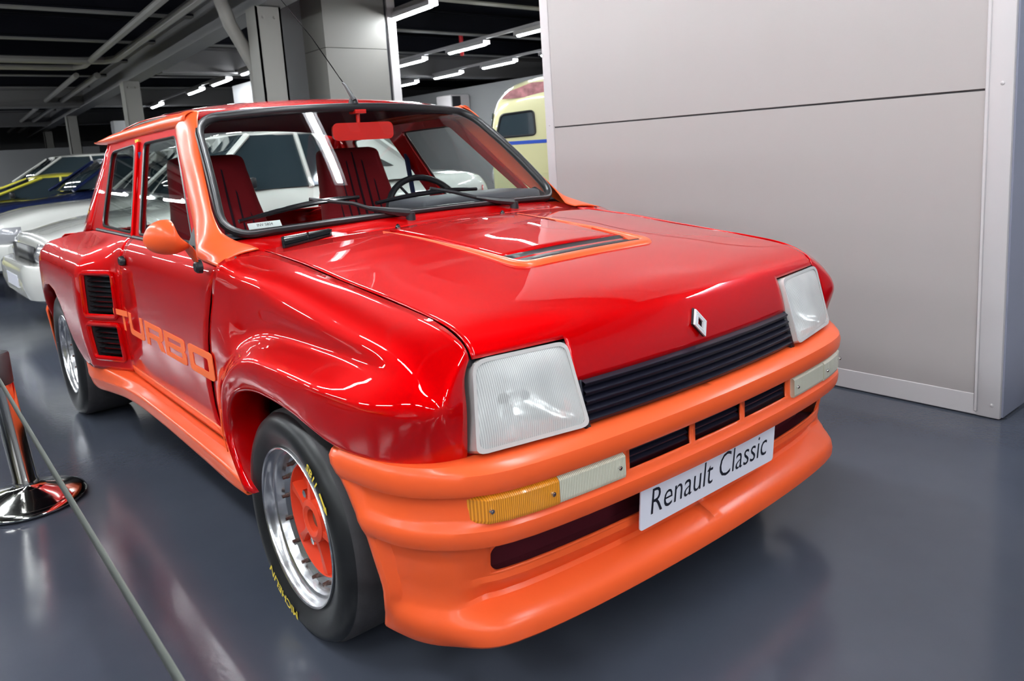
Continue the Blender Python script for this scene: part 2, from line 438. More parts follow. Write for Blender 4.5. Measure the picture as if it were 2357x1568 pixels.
# front lamps
def lamp_prism(x0, x1, z0, z1, df, db, s, chamfer=0):
    """box following the bumper between x0 and x1; chamfer cuts the outer front corner"""
    bm = NB(); xs = list(np.linspace(x0, x1-(chamfer or 0), 5))+([x1] if chamfer else [])
    prof = [(db, z0), (df-.002, z0), (df, z0+.006), (df, z1-.012), (df-.003, z1-.009), (df-.016, z1), (db, z1)]
    V = []
    for d, z in prof:
        V.append([(*dplan(x, d-(.020 if (chamfer and k == len(xs)-1 and d > db) else 0)), z) for k, x in enumerate(xs)])
    V = sx(np.array(V), s); g = add_grid(bm, V)
    for j in (0, -1): bm.faces.new([g[i][j] for i in range(len(prof))])
    return bm
for s in (-1, 1):
    sfx = s
    L1 = finish('indicator_lamp', lamp_prism(.490, .674, .4485, .5065, .004, -.022, s, .040), AMBER if s < 0 else CLEARL, BUMPER, smooth=False, label='amber indicator lens' if s < 0 else 'smoky clear indicator lens')
    L2 = finish('fog_lamp', lamp_prism(.318, .488, .4485, .5065, .001, -.022, s), CLEARL, BUMPER, smooth=False, label='pale fluted lamp lens')
for s in (-1, 1):
    for x in (.335, .505, .628):
        bm = NB(); px, py = dplan(x*s, .006 if x > .49 else .003); lathe(bm, [(0.0, -.003), (.0025, -.003), (.003, -.0015), (.0045, -.0015), (.0052, .003)], (px, py, .474), 'y', 12)
        finish('lamp_screw', bm, CHROME, BUMPER)

# ---- number plate
NP = .030
bm = NB()
ngon_plate(bm, [rrect(-.256, .294, .256, .401, .008)], lambda a, b: (a, NP-.020-(b-.3475)*.08, b), lambda a, b: (a, NP-.0165-(b-.3475)*.08, b))
PLATE = finish('number_plate', bm, WHITEP, CAR, angle=30, label='white plate reading Renault Classic')
bm = NB()
add_text(bm, 'Renault Classic', lambda a, b, c: (a, NP-.0207-(b+.001)*.08, .3485+b*1.22), .072, .10, -.0004, 0, .445)
finish('plate_lettering', bm, INK, PLATE, smooth=False)

# ---- radiator grille
def gy(x, z):  # y of the grille/hood front face
    return .036+.018*(abs(x)/.372)**2 + (-.028)*(.655-z)/.09*0
bm = NB()
GT, GB = .652, .566
# frame sides and backing
V = [[(x, gy(x, 0)+.045, z) for x in np.linspace(-.385, .385, 9)] for z in (GB-.004, GT+.006)]
add_grid(bm, np.array(V))
GR = finish('grille', bm, DARKHOLE, CAR, solid=.003, label='dark navy radiator grille')
def gz_edge(z): return .3725+.006*(GT-z)/.086
for k in range(5):
    zc = GB+.010+k*.0185; off = -.012*(GT-zc)/.086-.006
    bm = NB(); pr = [(.006, -.0085), (-.003, -.0080), (-.0085, .0000), (-.0085, .0015), (-.005, .0035), (.018, .0075), (.022, .004), (.006, -.0085)]
    xs = np.linspace(-1, 1, 13)
    add_grid(bm, np.array([[(u*gz_edge(zc), gy(u*gz_edge(zc), 0)+off+dy, zc+dz) for u in xs] for dy, dz in pr]))
    finish('grille_slat', bm, NAVY, GR, angle=30)
for x in (-.125, .125):
    for k in range(4):
        bm = NB(); zc = GB+.010+(k+.5)*.0185; box(bm, (x, gy(x, 0)+.004, zc), (.006, .016, .017)); finish('slat_clip', bm, NAVY, GR, smooth=False)
for s in (-1, 1):
    bm = NB(); R = Matrix.Rotation(0, 3, 'X')
    V = np.array([[(.374, .050, GT+.005), (.374, .098, GT+.005)], [(.384, .028, GB-.006), (.384, .080, GB-.006)]])
    add_grid(bm, sx(V, s)); finish('grille_end_cap', bm, NAVY, GR, solid=.007)

# ---- hood
HX = [0, .10, .20, .30, .372, .40, .45, .52, .57, .600]
def hood_prof(x):
    """list of (y,z) from cowl to front edge for a given |x|"""
    q = (x/.6)**2; q4 = (x/.6)**4
    C_ = np.array([(1.005, .908), (.80, .893), (.60, .873), (.40, .848), (.28, .828), (.20, .812), (.14, .796), (.100, .778), (.080, .762), (.066, .740), (.052, .712), (.043, .685), (.037, .655)])
    S_ = np.array([(1.068, .888), (.80, .868), (.60, .845), (.40, .826), (.29, .813), (.23, .805), (.185, .797), (.150, .786), (.122, .770), (.104, .743), (.096, .712), (.090, .685), (.084, .655)])
    return C_*(1-q)+S_*q
HX = [0, .08, .16, .24, .31, .355, .385, .400, .45, .52, .57, .600]
hood_rows = np.array([[(x, *hood_prof(x)[k]) for x in HX] for k in range(13)])
bm = NB(); V = refine(refine(hood_rows, 3, 0), 3, 1)
# round the inner corner of the cut-out over each headlight
for i in range(27, 30):
    for j in range(18, 22): pass
for s in (1, -1): add_grid(bm, sx(V, s), lambda i, j: not (i >= 27 and j >= 18))
bmesh.ops.remove_doubles(bm, verts=bm.verts[:], dist=.0003)
HOOD = finish('hood', bm, RED, CAR, angle=60, solid=.004)
def hood_z(x, y):
    q = hood_prof(abs(x)); ys = q[::-1, 0]; zs = q[::-1, 1]; return float(np.interp(y, ys, zs))
for s in (1, -1):
    bm = NB(); add_grid(bm, sx(np.array([[(.590, y, z-.012), (.622, y, z-.014)] for y, z in hood_prof(.6)[:10]]), s)); finish('bonnet_gap_shade', bm, BLACK, CAR, solid=.002)  # black strip below the seam stands in for the shade in the gap
# scoop: orange raised surround, U-shaped strips running back to the cowl
def ribbon(bm, path, wid, hgt, zf, n=6):
    """raised strip on the hood; path list of (x,y,halfwidth)"""
    path = [np.array(p, float) for p in path]
    sec = [(-1, 0), (-.8, .75), (-.4, 1), (.4, 1), (.8, .7), (1, 0)]
    V = []
    for i, p in enumerate(path):
        a = path[max(i-1, 0)]; b = path[min(i+1, len(path)-1)]; d = (b-a)[:2]; d /= np.linalg.norm(d); nn = np.array([-d[1], d[0]])
        V.append([(p[0]+nn[0]*w*p[2], p[1]+nn[1]*w*p[2], zf(p[0]+nn[0]*w*p[2], p[1]+nn[1]*w*p[2])+h*hgt*min(1, p[2]/wid)+.0005) for w, h in sec])
    add_grid(bm, np.array(V))
SC = [(-.262, .990, .003), (-.252, .85, .005), (-.245, .70, .008), (-.240, .55, .012), (-.237, .44, .016), (-.232, .400, .018), (-.215, .382, .019), (-.16, .378, .019), (0, .377, .019), (.16, .378, .019), (.215, .382, .019), (.232, .400, .018), (.237, .44, .016), (.240, .55, .012), (.245, .70, .008), (.252, .85, .005), (.262, .990, .003)]
S2 = refine(np.array([SC]), 4, 1)[0]
bm = NB(); ribbon(bm, S2, .014, .010, hood_z); bm_s = bm
finish('scoop_surround', bm, ORANGE, HOOD, angle=50, label='raised orange scoop outline')
# scoop well: inner panel dips towards the front, black grille at its lip
def sc_half(y): return .225 if y < .45 else .225+(y-.45)/.55*.025
bm = NB(); ys = np.linspace(.400, .985, 18); V = []
for y in ys:
    hw = sc_half(y)-.006; dip = .030*max(0, 1-(y-.40)/.30)**1.6
    row = []
    for u in np.linspace(-1, 1, 21):
        edge = min(1, (1-abs(u))/.22) if y > .0 else 1
        row.append((u*hw, y, hood_z(u*hw, y)+.0035+.004*(1-u*u)-(.0 if dip == 0 else 0)))
    V.append(row)
V = np.array(V)
finish('scoop_panel', (add_grid(bm, V[2:]), bm)[1], RED, HOOD, solid=.003, label='raised red scoop panel')
bm = NB(); V = [[(u*.222, y, hood_z(u*.222, y)+dz) for u in np.linspace(-1, 1, 9)] for y, dz in ((.392, .002), (.405, .0055), (.425, .003), (.440, .0005), (.462, .004), (.470, .006))]
add_grid(bm, np.array(V)); finish('scoop_grille', bm, BLACK, HOOD, solid=.002)
bm = NB()
ngon_plate(bm, [[(.226, .41), (.226, .60), (.205, .455), (.180, .41)]], lambda a, b: (a, b, hood_z(a, b)+.0072), lambda a, b: (a, b, hood_z(a, b)+.001))
finish('scoop_corner', bm, ORANGE, HOOD, smooth=False)
for x, y in ((-.205, 1.000), (.205, 1.000)):
    bm = NB(); z = hood_z(x, y); lathe(bm, [(.008, z), (.008, z+.006), (.005, z+.012), (.001, z+.015)], (x, y, 0), 'z', 10); finish('washer_nozzle', bm, BLACKG, HOOD)
EMB = mat('emblem_alloy', (.85, .85, .87), .45, .5)
# emblem: nested lozenge bars
EM = empty('emblem', (0, .040, .704)); EM.parent = CAR; EM.location = Vector((0, .040, .704))-CAR.location
def lozenge(w, h): return [(0, h), (w, 0), (0, -h), (-w, 0)]
for k, (a, b) in enumerate((((.0215, .0305), (.0180, .0255)), ((.0168, .0238), (.0140, .0198)), ((.0128, .0182), (.0102, .0145)))):
    bm = NB(); tilt = lambda y0: (lambda p, q: (p, .0465-y0+q*.42, .704+q))
    ngon_plate(bm, [lozenge(*a), lozenge(*b)[::-1]], tilt(.012), tilt(.004)); finish('emblem_bar', bm, EMB, EM, smooth=False)
bm = NB(); ngon_plate(bm, [lozenge(.0225, .0320), lozenge(.0094, .0133)[::-1]], tilt(.007), tilt(.001)); finish('emblem_base', bm, BLACK, EM, smooth=False)

# ---- headlights
def headlight(s):
    q = np.array([(.391, .078, .738), (.606, .104, .741), (.632, .075, .570), (.384, .027, .569)])  # in top, out top, out bot, in bot
    def f(a, b, d=0.0):   # a 0..1 inner->outer, b 0..1 bottom->top
        p = (q[3]*(1-a)+q[2]*a)*(1-b)+(q[0]*(1-a)+q[1]*a)*b
        n = np.array([.12, -.93, .30]); n /= np.linalg.norm(n)
        return tuple(sx(p+n*d, s))
    root_p = [(0, 0), (1, 0), (1, 1), (0, 1)]
    out = round_poly(root_p, [.09, .09, .14, .12]); inn = round_poly([(.03, .045), (.97, .045), (.97, .955), (.03, .955)], [.08, .08, .12, .1])
    bm = NB(); ngon_plate(bm, [out, inn[::-1]], lambda a, b: f(a, b, .012), lambda a, b: f(a, b, -.05))
    HL = finish('headlight', bm, CLEARRIM, CAR, angle=30, label='rectangular headlight')
    bm = NB(); n = 16; V = []
    for i in range(n+1):
        b = .03+.94*i/n; V.append([])
        for j in range(n+1):
            a = .03+.94*j/n; V[-1].append(f(a, b, .006+.016*(1-(2*a-1)**4)*(1-(2*b-1)**4)))
    add_grid(bm, np.array(V)); finish('headlight_lens', bm, LAMPGLASS, HL)
    # reflector: bowl and side walls
    bm = NB(); V = []
    for r, d in ((1.0, -.012), (.86, -.045), (.62, -.07), (.36, -.085), (.12, -.09)):
        V.append([f(.5+.5*r*np.sign(math.cos(t))*abs(math.cos(t))**(.35 if r > .8 else .7), .5+.5*r*np.sign(math.sin(t))*abs(math.sin(t))**(.35 if r > .8 else .7), d) for t in np.linspace(0, 2*PI, 33)[:-1]])
    add_grid(bm, np.array(V), closed_u=True); finish('reflector', bm, REFL, HL)
    bm = NB(); c = f(.42, .5, -.09); c2 = f(.42, .5, -.035); tube(bm, [c, c2], [.016, .011], 12); finish('bulb', bm, CHROME, HL)
    bm = NB(); ngon_plate(bm, [round_poly([(-.03, -.05), (1.02, -.04), (1.02, 1.03), (-.03, 1.03)], .08)], lambda a, b: f(a, b, -.093), lambda a, b: f(a, b, -.098)); finish('lamp_bowl', bm, BLACK, HL, smooth=False)
    # dark gap strip beside the lamp
    bm = NB(); ngon_plate(bm, [[(-.045, -.03), (0.0, -.03), (.0, .99), (-.05, 1.0)]], lambda a, b: f(a, b, -.006), lambda a, b: f(a, b, -.04)); finish('lamp_gap', bm, BLACK, HL, smooth=False)
for s in (-1, 1): headlight(s)

# ---- front wings
FW = [
 [(.790,.845,.300),(.800,.858,.306),(.800,.885,.315),(.790,.930,.325),(.776,.985,.333),(.765,1.035,.339),(.756,1.080,.343),(.749,1.114,.346)],
 [(.800,.905,.380),(.806,.915,.385),(.803,.935,.392),(.792,.970,.395),(.778,1.015,.397),(.767,1.06,.397),(.758,1.10,.395),(.751,1.150,.392)],
 [(.802,.932,.450),(.808,.940,.456),(.804,.955,.462),(.792,.988,.465),(.778,1.03,.466),(.767,1.07,.466),(.759,1.11,.462),(.752,1.168,.455)],
 [(.802,.905,.522),(.808,.913,.534),(.803,.928,.550),(.790,.960,.560),(.776,1.005,.567),(.766,1.05,.570),(.759,1.10,.568),(.754,1.162,.560)],
 [(.802,.855,.565),(.808,.862,.580),(.802,.876,.603),(.787,.908,.622),(.768,.955,.636),(.761,1.01,.648),(.758,1.07,.660),(.756,1.135,.664)],
 [(.802,.785,.591),(.808,.790,.608),(.799,.802,.644),(.776,.836,.668),(.742,.900,.686),(.744,.965,.722),(.748,1.035,.755),(.752,1.090,.760)],
 [(.802,.700,.606),(.808,.700,.623),(.795,.708,.669),(.766,.738,.698),(.729,.795,.716),(.730,.865,.776),(.735,.955,.832),(.738,1.040,.871)],
 [(.802,.620,.609),(.808,.620,.626),(.792,.622,.673),(.762,.640,.702),(.724,.685,.726),(.726,.765,.792),(.712,.880,.850),(.622,1.066,.887)],
 [(.802,.550,.608),(.808,.550,.625),(.791,.545,.674),(.761,.550,.703),(.722,.590,.728),(.722,.655,.786),(.690,.745,.845),(.610,.860,.8735)],
 [(.801,.480,.602),(.806,.478,.620),(.790,.470,.673),(.760,.470,.703),(.722,.495,.729),(.719,.535,.779),(.680,.590,.828),(.610,.660,.8525)],
 [(.799,.410,.590),(.803,.405,.610),(.788,.380,.672),(.759,.378,.703),(.724,.390,.730),(.716,.405,.769),(.676,.430,.809),(.610,.460,.8325)],
 [(.787,.335,.570),(.790,.325,.590),(.780,.275,.668),(.756,.265,.700),(.727,.268,.728),(.712,.275,.763),(.672,.290,.796),(.610,.300,.8155)],
 [(.772,.262,.564),(.774,.252,.580),(.767,.195,.664),(.748,.185,.696),(.725,.183,.724),(.705,.190,.752),(.668,.200,.782),(.609,.212,.8035)],
 [(.742,.180,.562),(.744,.172,.578),(.739,.125,.661),(.723,.120,.690),(.706,.124,.714),(.687,.132,.737),(.656,.143,.762),(.607,.155,.7870)],
 [(.692,.122,.562),(.695,.115,.578),(.692,.084,.659),(.681,.086,.684),(.668,.092,.704),(.654,.099,.721),(.634,.107,.742),(.606,.118,.7670)],
 [(.634,.096,.562),(.635,.092,.578),(.634,.086,.656),(.632,.090,.680),(.629,.095,.698),(.625,.099,.713),(.618,.102,.728),(.606,.106,.7440)]]
FWN = np.array(FW)
def toward(a, b, d):
    v = b-a; L_ = np.linalg.norm(v, axis=1)[:, None]; return a+v/L_*np.minimum(d, L_*.4)
FWN[3:11, 2, 0] += .010; FWN[3:11, 2, 2] += .007; FWN[3:11, 2, 1] -= .012; FWN[3:11, 1, 0] -= .002; FWN[11:13, 2, 0] += .004; FWN[11:13, 2, 2] += .003
w_ = np.clip((np.arange(16)-2)/4, 0, 1)[:, None]     # sharpness grows from the sill upwards
cr = FWN[:, 2]; FWN = np.concatenate([FWN[:, :2], toward(cr, FWN[:, 1], .007)[:, None], toward(cr, FWN[:, 3], .006)[:, None], FWN[:, 3:]], axis=1)
inn = FWN[:, :1].copy()
wc = np.array([0, .632, .276]); dirn = inn-wc; dirn[..., 0] = 0; dirn /= np.linalg.norm(dirn, axis=2)[..., None]
inn2 = inn.copy(); inn2[..., 0] -= .115; inn2 += dirn*.010
inn1 = inn.copy(); inn1[..., 0] -= .006; inn1 -= dirn*.003
FWN = np.concatenate([inn2, inn1, FWN], axis=1)
Vf = refine(refine(FWN, 5, 0), 4, 1)
for s in (-1, 1):
    bm = NB(); add_grid(bm, sx(Vf, s)); FEND = finish('front_wing', bm, RED, CAR, angle=55, solid=.0035)
    # wheel well liner
    bm = NB(); lathe(bm, [(.40, .69*s), (.405, .60*s), (.40, .42*s), (.05, .41*s)], (0, .632, .276), 'x', 40, a0=-.10, a1=PI+.10)
    finish('wheel_well', bm, BLACK, CAR)
    # orange edge of the sill running up behind the wheel
    bm = NB(); V = np.array([[(.803, .955, .50), (.798, .972, .50)], [(.805, .960, .44), (.797, .990, .44)], [(.803, .945, .39), (.793, .985, .39)]]); V[..., 0] += .004
    add_grid(bm, sx(refine(V, 4, 0), s)); finish('wing_edge_strip', bm, ORANGE, CAR, solid=.003)

# ---- body side above the sill
def door_x(z, y=1.6):
    b = float(np.interp(z, [.33, .36, .42, .50, .60, .70, .76, .80, .83, .855, .872, .885], [.744, .748, .754, .758, .760, .758, .756, .752, .745, .732, .716, .702])); return b
DF = ([.343, .392, .455, .56, .664, .76, .871], [1.120, 1.156, 1.174, 1.168, 1.141, 1.096, 1.046])
def door_f(z): return float(np.interp(z, *DF))
def door_r(z): return float(np.interp(z, [.355, .42, .50, .62, .73, .823, .885], [2.150, 2.175, 2.19, 2.195, 2.15, 2.085, 2.100]))
def sideplane(z): return .700-(z-.885)*.32
ZD = [.357, .366, .378, .388, .394, .41, .45, .50, .55, .60, .65, .70, .74, .78, .805, .825, .842, .855, .866, .876, .884]
for s in (-1, 1):
    V = np.array([[(door_x(z), door_f(z)+.005+(door_r(z)-.005-door_f(z)-.005)*u, z) for u in np.linspace(0, 1, 25)] for z in ZD])
    bm = NB(); k = ZD.index(.388); vv = sx(V, s); add_grid(bm, vv[k:]); DOOR = finish('door', bm, RED, CAR, solid=.004, label='red door with orange TURBO lettering')
    bm = NB(); V2 = vv[:k+1].copy(); V2[:, :, 0] += s*.0015; add_grid(bm, V2); finish('door_bottom_strip', bm, ORANGE, DOOR, solid=.005)
    bm = NB(); lathe(bm, [(.001, .016), (.014, .016), (.018, .010), (.019, 0)], (0, 0, 0), 'x', 14)
    for v in bm.verts: v.co = Vector((s*(.757+v.co.x), 2.035+v.co.y*1.3, .808+v.co.z))
    finish('door_handle', bm, BLACK, DOOR)
    # dark shut line behind the door
    for fn in (door_f, door_r):
        bm = NB(); add_grid(bm, sx(np.array([[(door_x(z)-.012, fn(z)-.012, z), (door_x(z)-.012, fn(z)+.012, z)] for z in ZD]), s)); finish('shut_line', bm, BLACK, CAR, solid=.002)

# TURBO lettering, drawn as blocks with cut corners (a: 0 front .. grows to the rear in y)
def glyphs():
    G = {}
    t = .19   # stroke across, relative to letter width 1, height 1
    v = .26
    ro = [.12]*4
    G['O'] = [[round_poly([(0, 0), (1, 0), (1, 1), (0, 1)], .14), round_poly([(t, v), (t, 1-v), (1-t, 1-v), (1-t, v)], .07)]]
    G['U'] = [[round_poly([(0, 1), (0, 0), (1, 0), (1, 1), (1-t, 1), (1-t, v), (t, v), (t, 1)], [.001, .16, .16, .001, .001, .07, .07, .001])]]
    G['T'] = [[[(0, 1), (0, 1-v), (.5-t/2, 1-v), (.5-t/2, 0), (.5+t/2, 0), (.5+t/2, 1-v), (1, 1-v), (1, 1)]]]
    G['R'] = [[round_poly([(0, 0), (t, 0), (t, .34), (.62, .34), (.78, 0), (1, 0), (.86, .40), (1, .5), (1, 1), (0, 1)], [.001, .001, .001, .001, .001, .001, .05, .1, .16, .001]), [(t, .56), (t, .78), (1-t, .78), (1-t, .56)]]]
    G['B'] = [[round_poly([(0, 0), (1, 0), (1, .44), (.93, .52), (1, .60), (1, 1), (0, 1)], [.001, .14, .05, .03, .05, .14, .001]), [(t, .20), (t, .42), (1-t, .42), (1-t, .20)], [(t, .62), (t, .80), (1-t, .80), (1-t, .62)]]]
    return G
GL = glyphs()
def quarter_base(y):  # how far the rear flare has begun
    u = min(max((y-2.125)/.275, 0), 1); return u
for s in (-1, 1):
    word = 'TURBO' if s < 0 else 'TURBO'
    spans = [(2.218, 2.080), (2.062, 1.865), (1.834, 1.618), (1.599, 1.375), (1.342, 1.124)]
    if s > 0: spans = [(a_, b_) for b_, a_ in spans[::-1]]
    for ch, (ya, yb) in zip(word, spans):
        bm = NB()
        for loops in GL[ch]:
            L = [list(loops[0])]+[list(q) for q in loops[1:]]
            fa = lambda e: (lambda a, b: (s*(door_x(.53+b*.083)+e+(max(0, (ya+(yb-ya)*a)-2.175)*.42)), ya+(yb-ya)*a, .530+b*.083))
            ngon_plate(bm, L, fa(.0035), fa(.001))
        finish('door_letter', bm, LETTER, CAR, smooth=False, label='orange letter '+ch)

# ---- rear quarter with box flare, arch and intakes
def sst(u): u = min(max(u, 0), 1); return u*u*(3-2*u)
def quarter_x(y, z):
    inner = float(np.interp(z, [.33, .36, .42, .50, .60, .70, .76, .80, .83, .855, .872, .885], [.744, .748, .754, .758, .760, .758, .756, .752, .745, .732, .716, .702]))
    outer = float(np.interp(z, [.30, .36, .42, .50, .60, .70, .745, .775, .80, .825, .85, .868, .885], [.835, .846, .856, .864, .868, .866, .862, .850, .828, .795, .752, .722, .702]))
    u = min(max((y-2.175)/.225, 0), 1)
    u = u if u < .9 else .9+.1*sst((u-.9)/.1)
    if y > 3.25: outer -= .13*((y-3.25)/.35)**2
    return inner*(1-u)+outer*u
QY = [2.105, 2.14, 2.17, 2.185, 2.208, 2.24, 2.29, 2.350, 2.375, 2.395, 2.42, 2.46, 2.52, 2.58, 2.62, 2.66, 2.70, 2.735, 2.77, 2.80, 2.84, 2.88, 2.93, 2.99, 3.06, 3.13, 3.19, 3.24, 3.28, 3.32, 3.35, 3.385, 3.42, 3.46, 3.52, 3.60]
ZB = ([2.0, 2.47, 2.52, 2.58, 2.64, 2.70, 2.74, 2.79, 2.85, 2.93, 3.06, 3.19, 3.27, 3.33, 3.38, 3.42, 3.48, 3.6], [.36, .355, .352, .362, .385, .43, .475, .535, .588, .625, .640, .625, .588, .535, .475, .43, .37, .34])
def zbot(y): return float(np.interp(y, *ZB))
QZ = [.885, .880, .872, .862, .850, .835, .818, .80, .785, .77, .757, .745, .72, .69, .66, .62, .585, .562, .542, .50, .46, .412, .395, .375, .36]
def qz(z0, y):
    zb = zbot(y); return z0+(zb-.36)*(.885-z0)/.525-np.interp(y, [2.72, 3.0, 3.3, 3.6], [0, .02, .07, .13])*(z0-.36)/.525
for s in (-1, 1):
    V = np.array([[(quarter_x(y, qz(z, y)), y if z < .84 else y, qz(z, y)) for y in QY] for z in QZ])
    # columns ahead of the box: shift so the panel meets the door edge
    def qm(i, j):
        y = (QY[j]+QY[j+1])/2; z = (QZ[i]+QZ[i+1])/2
        if 2.208 < y < 2.35 and (.585 < z < .745 or .412 < z < .542): return False
        return True
    bm = NB(); g = add_grid(bm, sx(V, s), qm)
    # arch return
    idx = [j for j, y in enumerate(QY) if y >= 2.52]
    R_ = np.array([[V[-1, j]+np.array([dx, 0, dz]) for j in idx] for dx, dz in ((0, 0), (-.006, -.004), (-.06, .004))]); add_grid(bm, sx(R_, s))
    bmesh.ops.remove_doubles(bm, verts=bm.verts[:], dist=.0003)
    Q = finish('rear_quarter_panel', bm, RED, CAR, angle=45, solid=.0035)
    # fill between the door's rear edge and the flare foot
    bm = NB(); add_grid(bm, sx(np.array([[(door_x(z)-.001, door_r(z)-.004 if door_r(z) < 2.10 else 2.098, z), (door_x(z)-.001, 2.13, z)] for z in [.70+.0185*k for k in range(11)]]), s)); finish('quarter_edge', bm, RED, Q, solid=.003)
    # intakes: raised frame, dark box, slats
    for z0, z1, ns in ((.585, .745, 8), (.412, .542, 6)):
        bm = NB()
        P = [(2.198, z0-.008), (2.362, z0-.008), (2.362, z1+.004), (2.198, z1+.004)]
        pts = [Vector((s*(quarter_x(y, z)+.002), y, z)) for y, z in round_poly(P, .016)]
        tube(bm, pts, .0105, 8, closed=True); finish('intake_frame', bm, RED, Q)
        bm = NB(); V3 = np.array([[(quarter_x(y, z)-.060, y+.035, z) for y in (2.18, 2.34)] for z in (z0-.01, z1+.01)]); add_grid(bm, sx(V3, s))
        for zz in (z0-.01, z1+.01):
            add_grid(bm, sx(np.array([[(quarter_x(y, zz)-d, y, zz) for y in (2.20, 2.355)] for d in (.004, .07)]), s))
        for yy in (2.204, 2.358):
            add_grid(bm, sx(np.array([[(quarter_x(yy, zz)-d, yy, zz) for zz in (z0-.01, z1+.01)] for d in (.004, .09)]), s))
        finish('intake_box', bm, BLACK, Q, smooth=False)
        for k in range(ns):
            z = z0+(z1-z0)*(k+.5)/ns; bm = NB()
            prof = [(-.010, -.004), (-.006, .002), (-.024, .011), (-.028, .008)]
            add_grid(bm, sx(np.array([[(quarter_x(y, z)+d, y+.004, z+h) for y in np.linspace(2.210, 2.345, 4)] for d, h in prof+prof[:1]]), s))
            finish('intake_slat', bm, BLACKG, Q, angle=50)
    bm = NB(); lathe(bm, [(.385, .80*s), (.39, .76*s), (.39, .62*s), (.36, .42*s), (.05, .41*s)], (0, 3.06, .292), 'x', 40, a0=-.10, a1=PI+.10); finish('wheel_well', bm, BLACK, CAR)
    # orange rear bumper corner
    bm = NB(); V4 = np.array([[(.835, 3.40, .50), (.80, 3.55, .50), (.60, 3.63, .50)], [(.845, 3.42, .46), (.81, 3.58, .46), (.60, 3.66, .46)], [(.83, 3.40, .22), (.79, 3.55, .22), (.60, 3.63, .22)]])
    add_grid(bm, sx(refine(V4, 3, 1), s)); finish('rear_bumper_corner', bm, ORANGE, CAR, solid=.006)

# ---- sills
SILL = [  # y sections: list of (x,z): inner top, outer top, crease, lower, under
 (.872, [(.748, .335), (.772, .337), (.797, .314), (.794, .290), (.70, .275)]),
 (.95, [(.748, .350), (.775, .352), (.805, .335), (.800, .292), (.70, .262)]),
 (1.20, [(.748, .351), (.776, .353), (.806, .343), (.800, .296), (.70, .262)]),
 (1.60, [(.748, .352), (.776, .354), (.806, .343), (.799, .298), (.70, .262)]),
 (1.95, [(.748, .354), (.778, .354), (.806, .334), (.798, .290), (.70, .262)]),
 (2.15, [(.748, .356), (.795, .350), (.812, .318), (.800, .275), (.70, .255)]),
 (2.36, [(.748, .358), (.820, .352), (.826, .300), (.812, .255), (.70, .240)]),
 (2.52, [(.748, .352), (.838, .348), (.840, .290), (.822, .240), (.70, .235)]),
 (2.64, [(.748, .350), (.828, .342), (.830, .285), (.815, .236), (.70, .232)])]
S0 = np.array([[(x, y, z) for x, z in pr] for y, pr in SILL]); S0 = refine(S0, 4, 0)
for s in (-1, 1):
    V = S0.copy(); cols = []
    P = [V[:, 0], V[:, 1]*.93+V[:, 0]*.07, V[:, 1], V[:, 1]*.25+V[:, 2]*.75, V[:, 2], V[:, 2]*.7+V[:, 3]*.3, V[:, 3], V[:, 3]*.9+V[:, 4]*.1, V[:, 4]]
    bm = NB(); V5 = refine(np.stack(P, 1), 3, 1); add_grid(bm, sx(V5, s)); SL = finish('sill', bm, ORANGE, CAR, angle=50, solid=.004, label='orange side skirt')

# ---- glasshouse
def spt(s): return lambda y, z, d=0.0: (s*(sideplane(z)+d), y, z)
for s in (-1, 1):
    f = spt(s)
    outer = round_poly([(1.335, .885), (2.86, .885), (2.79, 1.262), (1.760, 1.272)], [.01, .03, .03, .05])
    dwin = round_poly([(1.392, .902), (2.020, .898), (2.205, 1.232), (1.800, 1.238)], [.015, .02, .03, .03])
    qwin = round_poly([(2.135, .898), (2.640, .905), (2.735, 1.215), (2.345, 1.232)], [.03, .045, .05, .03])
    bm = NB(); ngon_plate(bm, [outer, dwin[::-1], qwin[::-1]], lambda a, b: f(a, b, .000), lambda a, b: f(a, b, -.022))
    SF_ = finish('side_window_frame', bm, RED, CAR, angle=30)
    for nm, w in (('door_window', dwin), ('quarter_window', qwin)):
        bm = NB(); ngon_plate(bm, [w], lambda a, b: f(a, b, -.010), lambda a, b: f(a, b, -.014)); finish(nm, bm, GLASS, CAR, smooth=False)
        bm = NB(); tube(bm, [f(a, b, -.004) for a, b in w], .006, 6, closed=True); finish('window_seal', bm, RUBBER, SF_)
    # B pillar edge of the door frame and its bright gap
    bm = NB(); tube(bm, [f(2.082, .888, .004), f(2.27, 1.238, .004)], .008, 8); finish('door_frame_edge', bm, RED, SF_)
    bm = NB(); tube(bm, [f(1.36, .890, .002), f(1.7, .888, .004), f(2.1, .887, .004), f(2.70, .889, .003)], .007, 8); finish('belt_moulding', bm, BLACK, SF_)
    bm = NB(); ngon_plate(bm, [[(1.20, .872), (1.42, .892), (1.40, .950), (1.37, .960)]], lambda a, b: f(a, b, .004), lambda a, b: f(a, b, -.006)); finish('mirror_sail', bm, BLACK, SF_, smooth=False)
    bm = NB(); box(bm, f(2.300, 1.246, .003), (.006, .05, .012)); finish('yellow_tag', bm, YELLOW, SF_, smooth=False, label='small yellow tag')
    # C pillar rear corner
    V = np.array([[(sideplane(z), yy+dy, z) if k == 0 else (sideplane(z)-.02*k, yy+dy+.02*k, z) for k in range(3) for dy in (0,)] for z, yy in ((.885, 2.80), (1.0, 2.80), (1.10, 2.79), (1.26, 2.775))])
    bm = NB(); add_grid(bm, sx(V, s)); finish('rear_pillar', bm, RED, CAR, solid=.004)

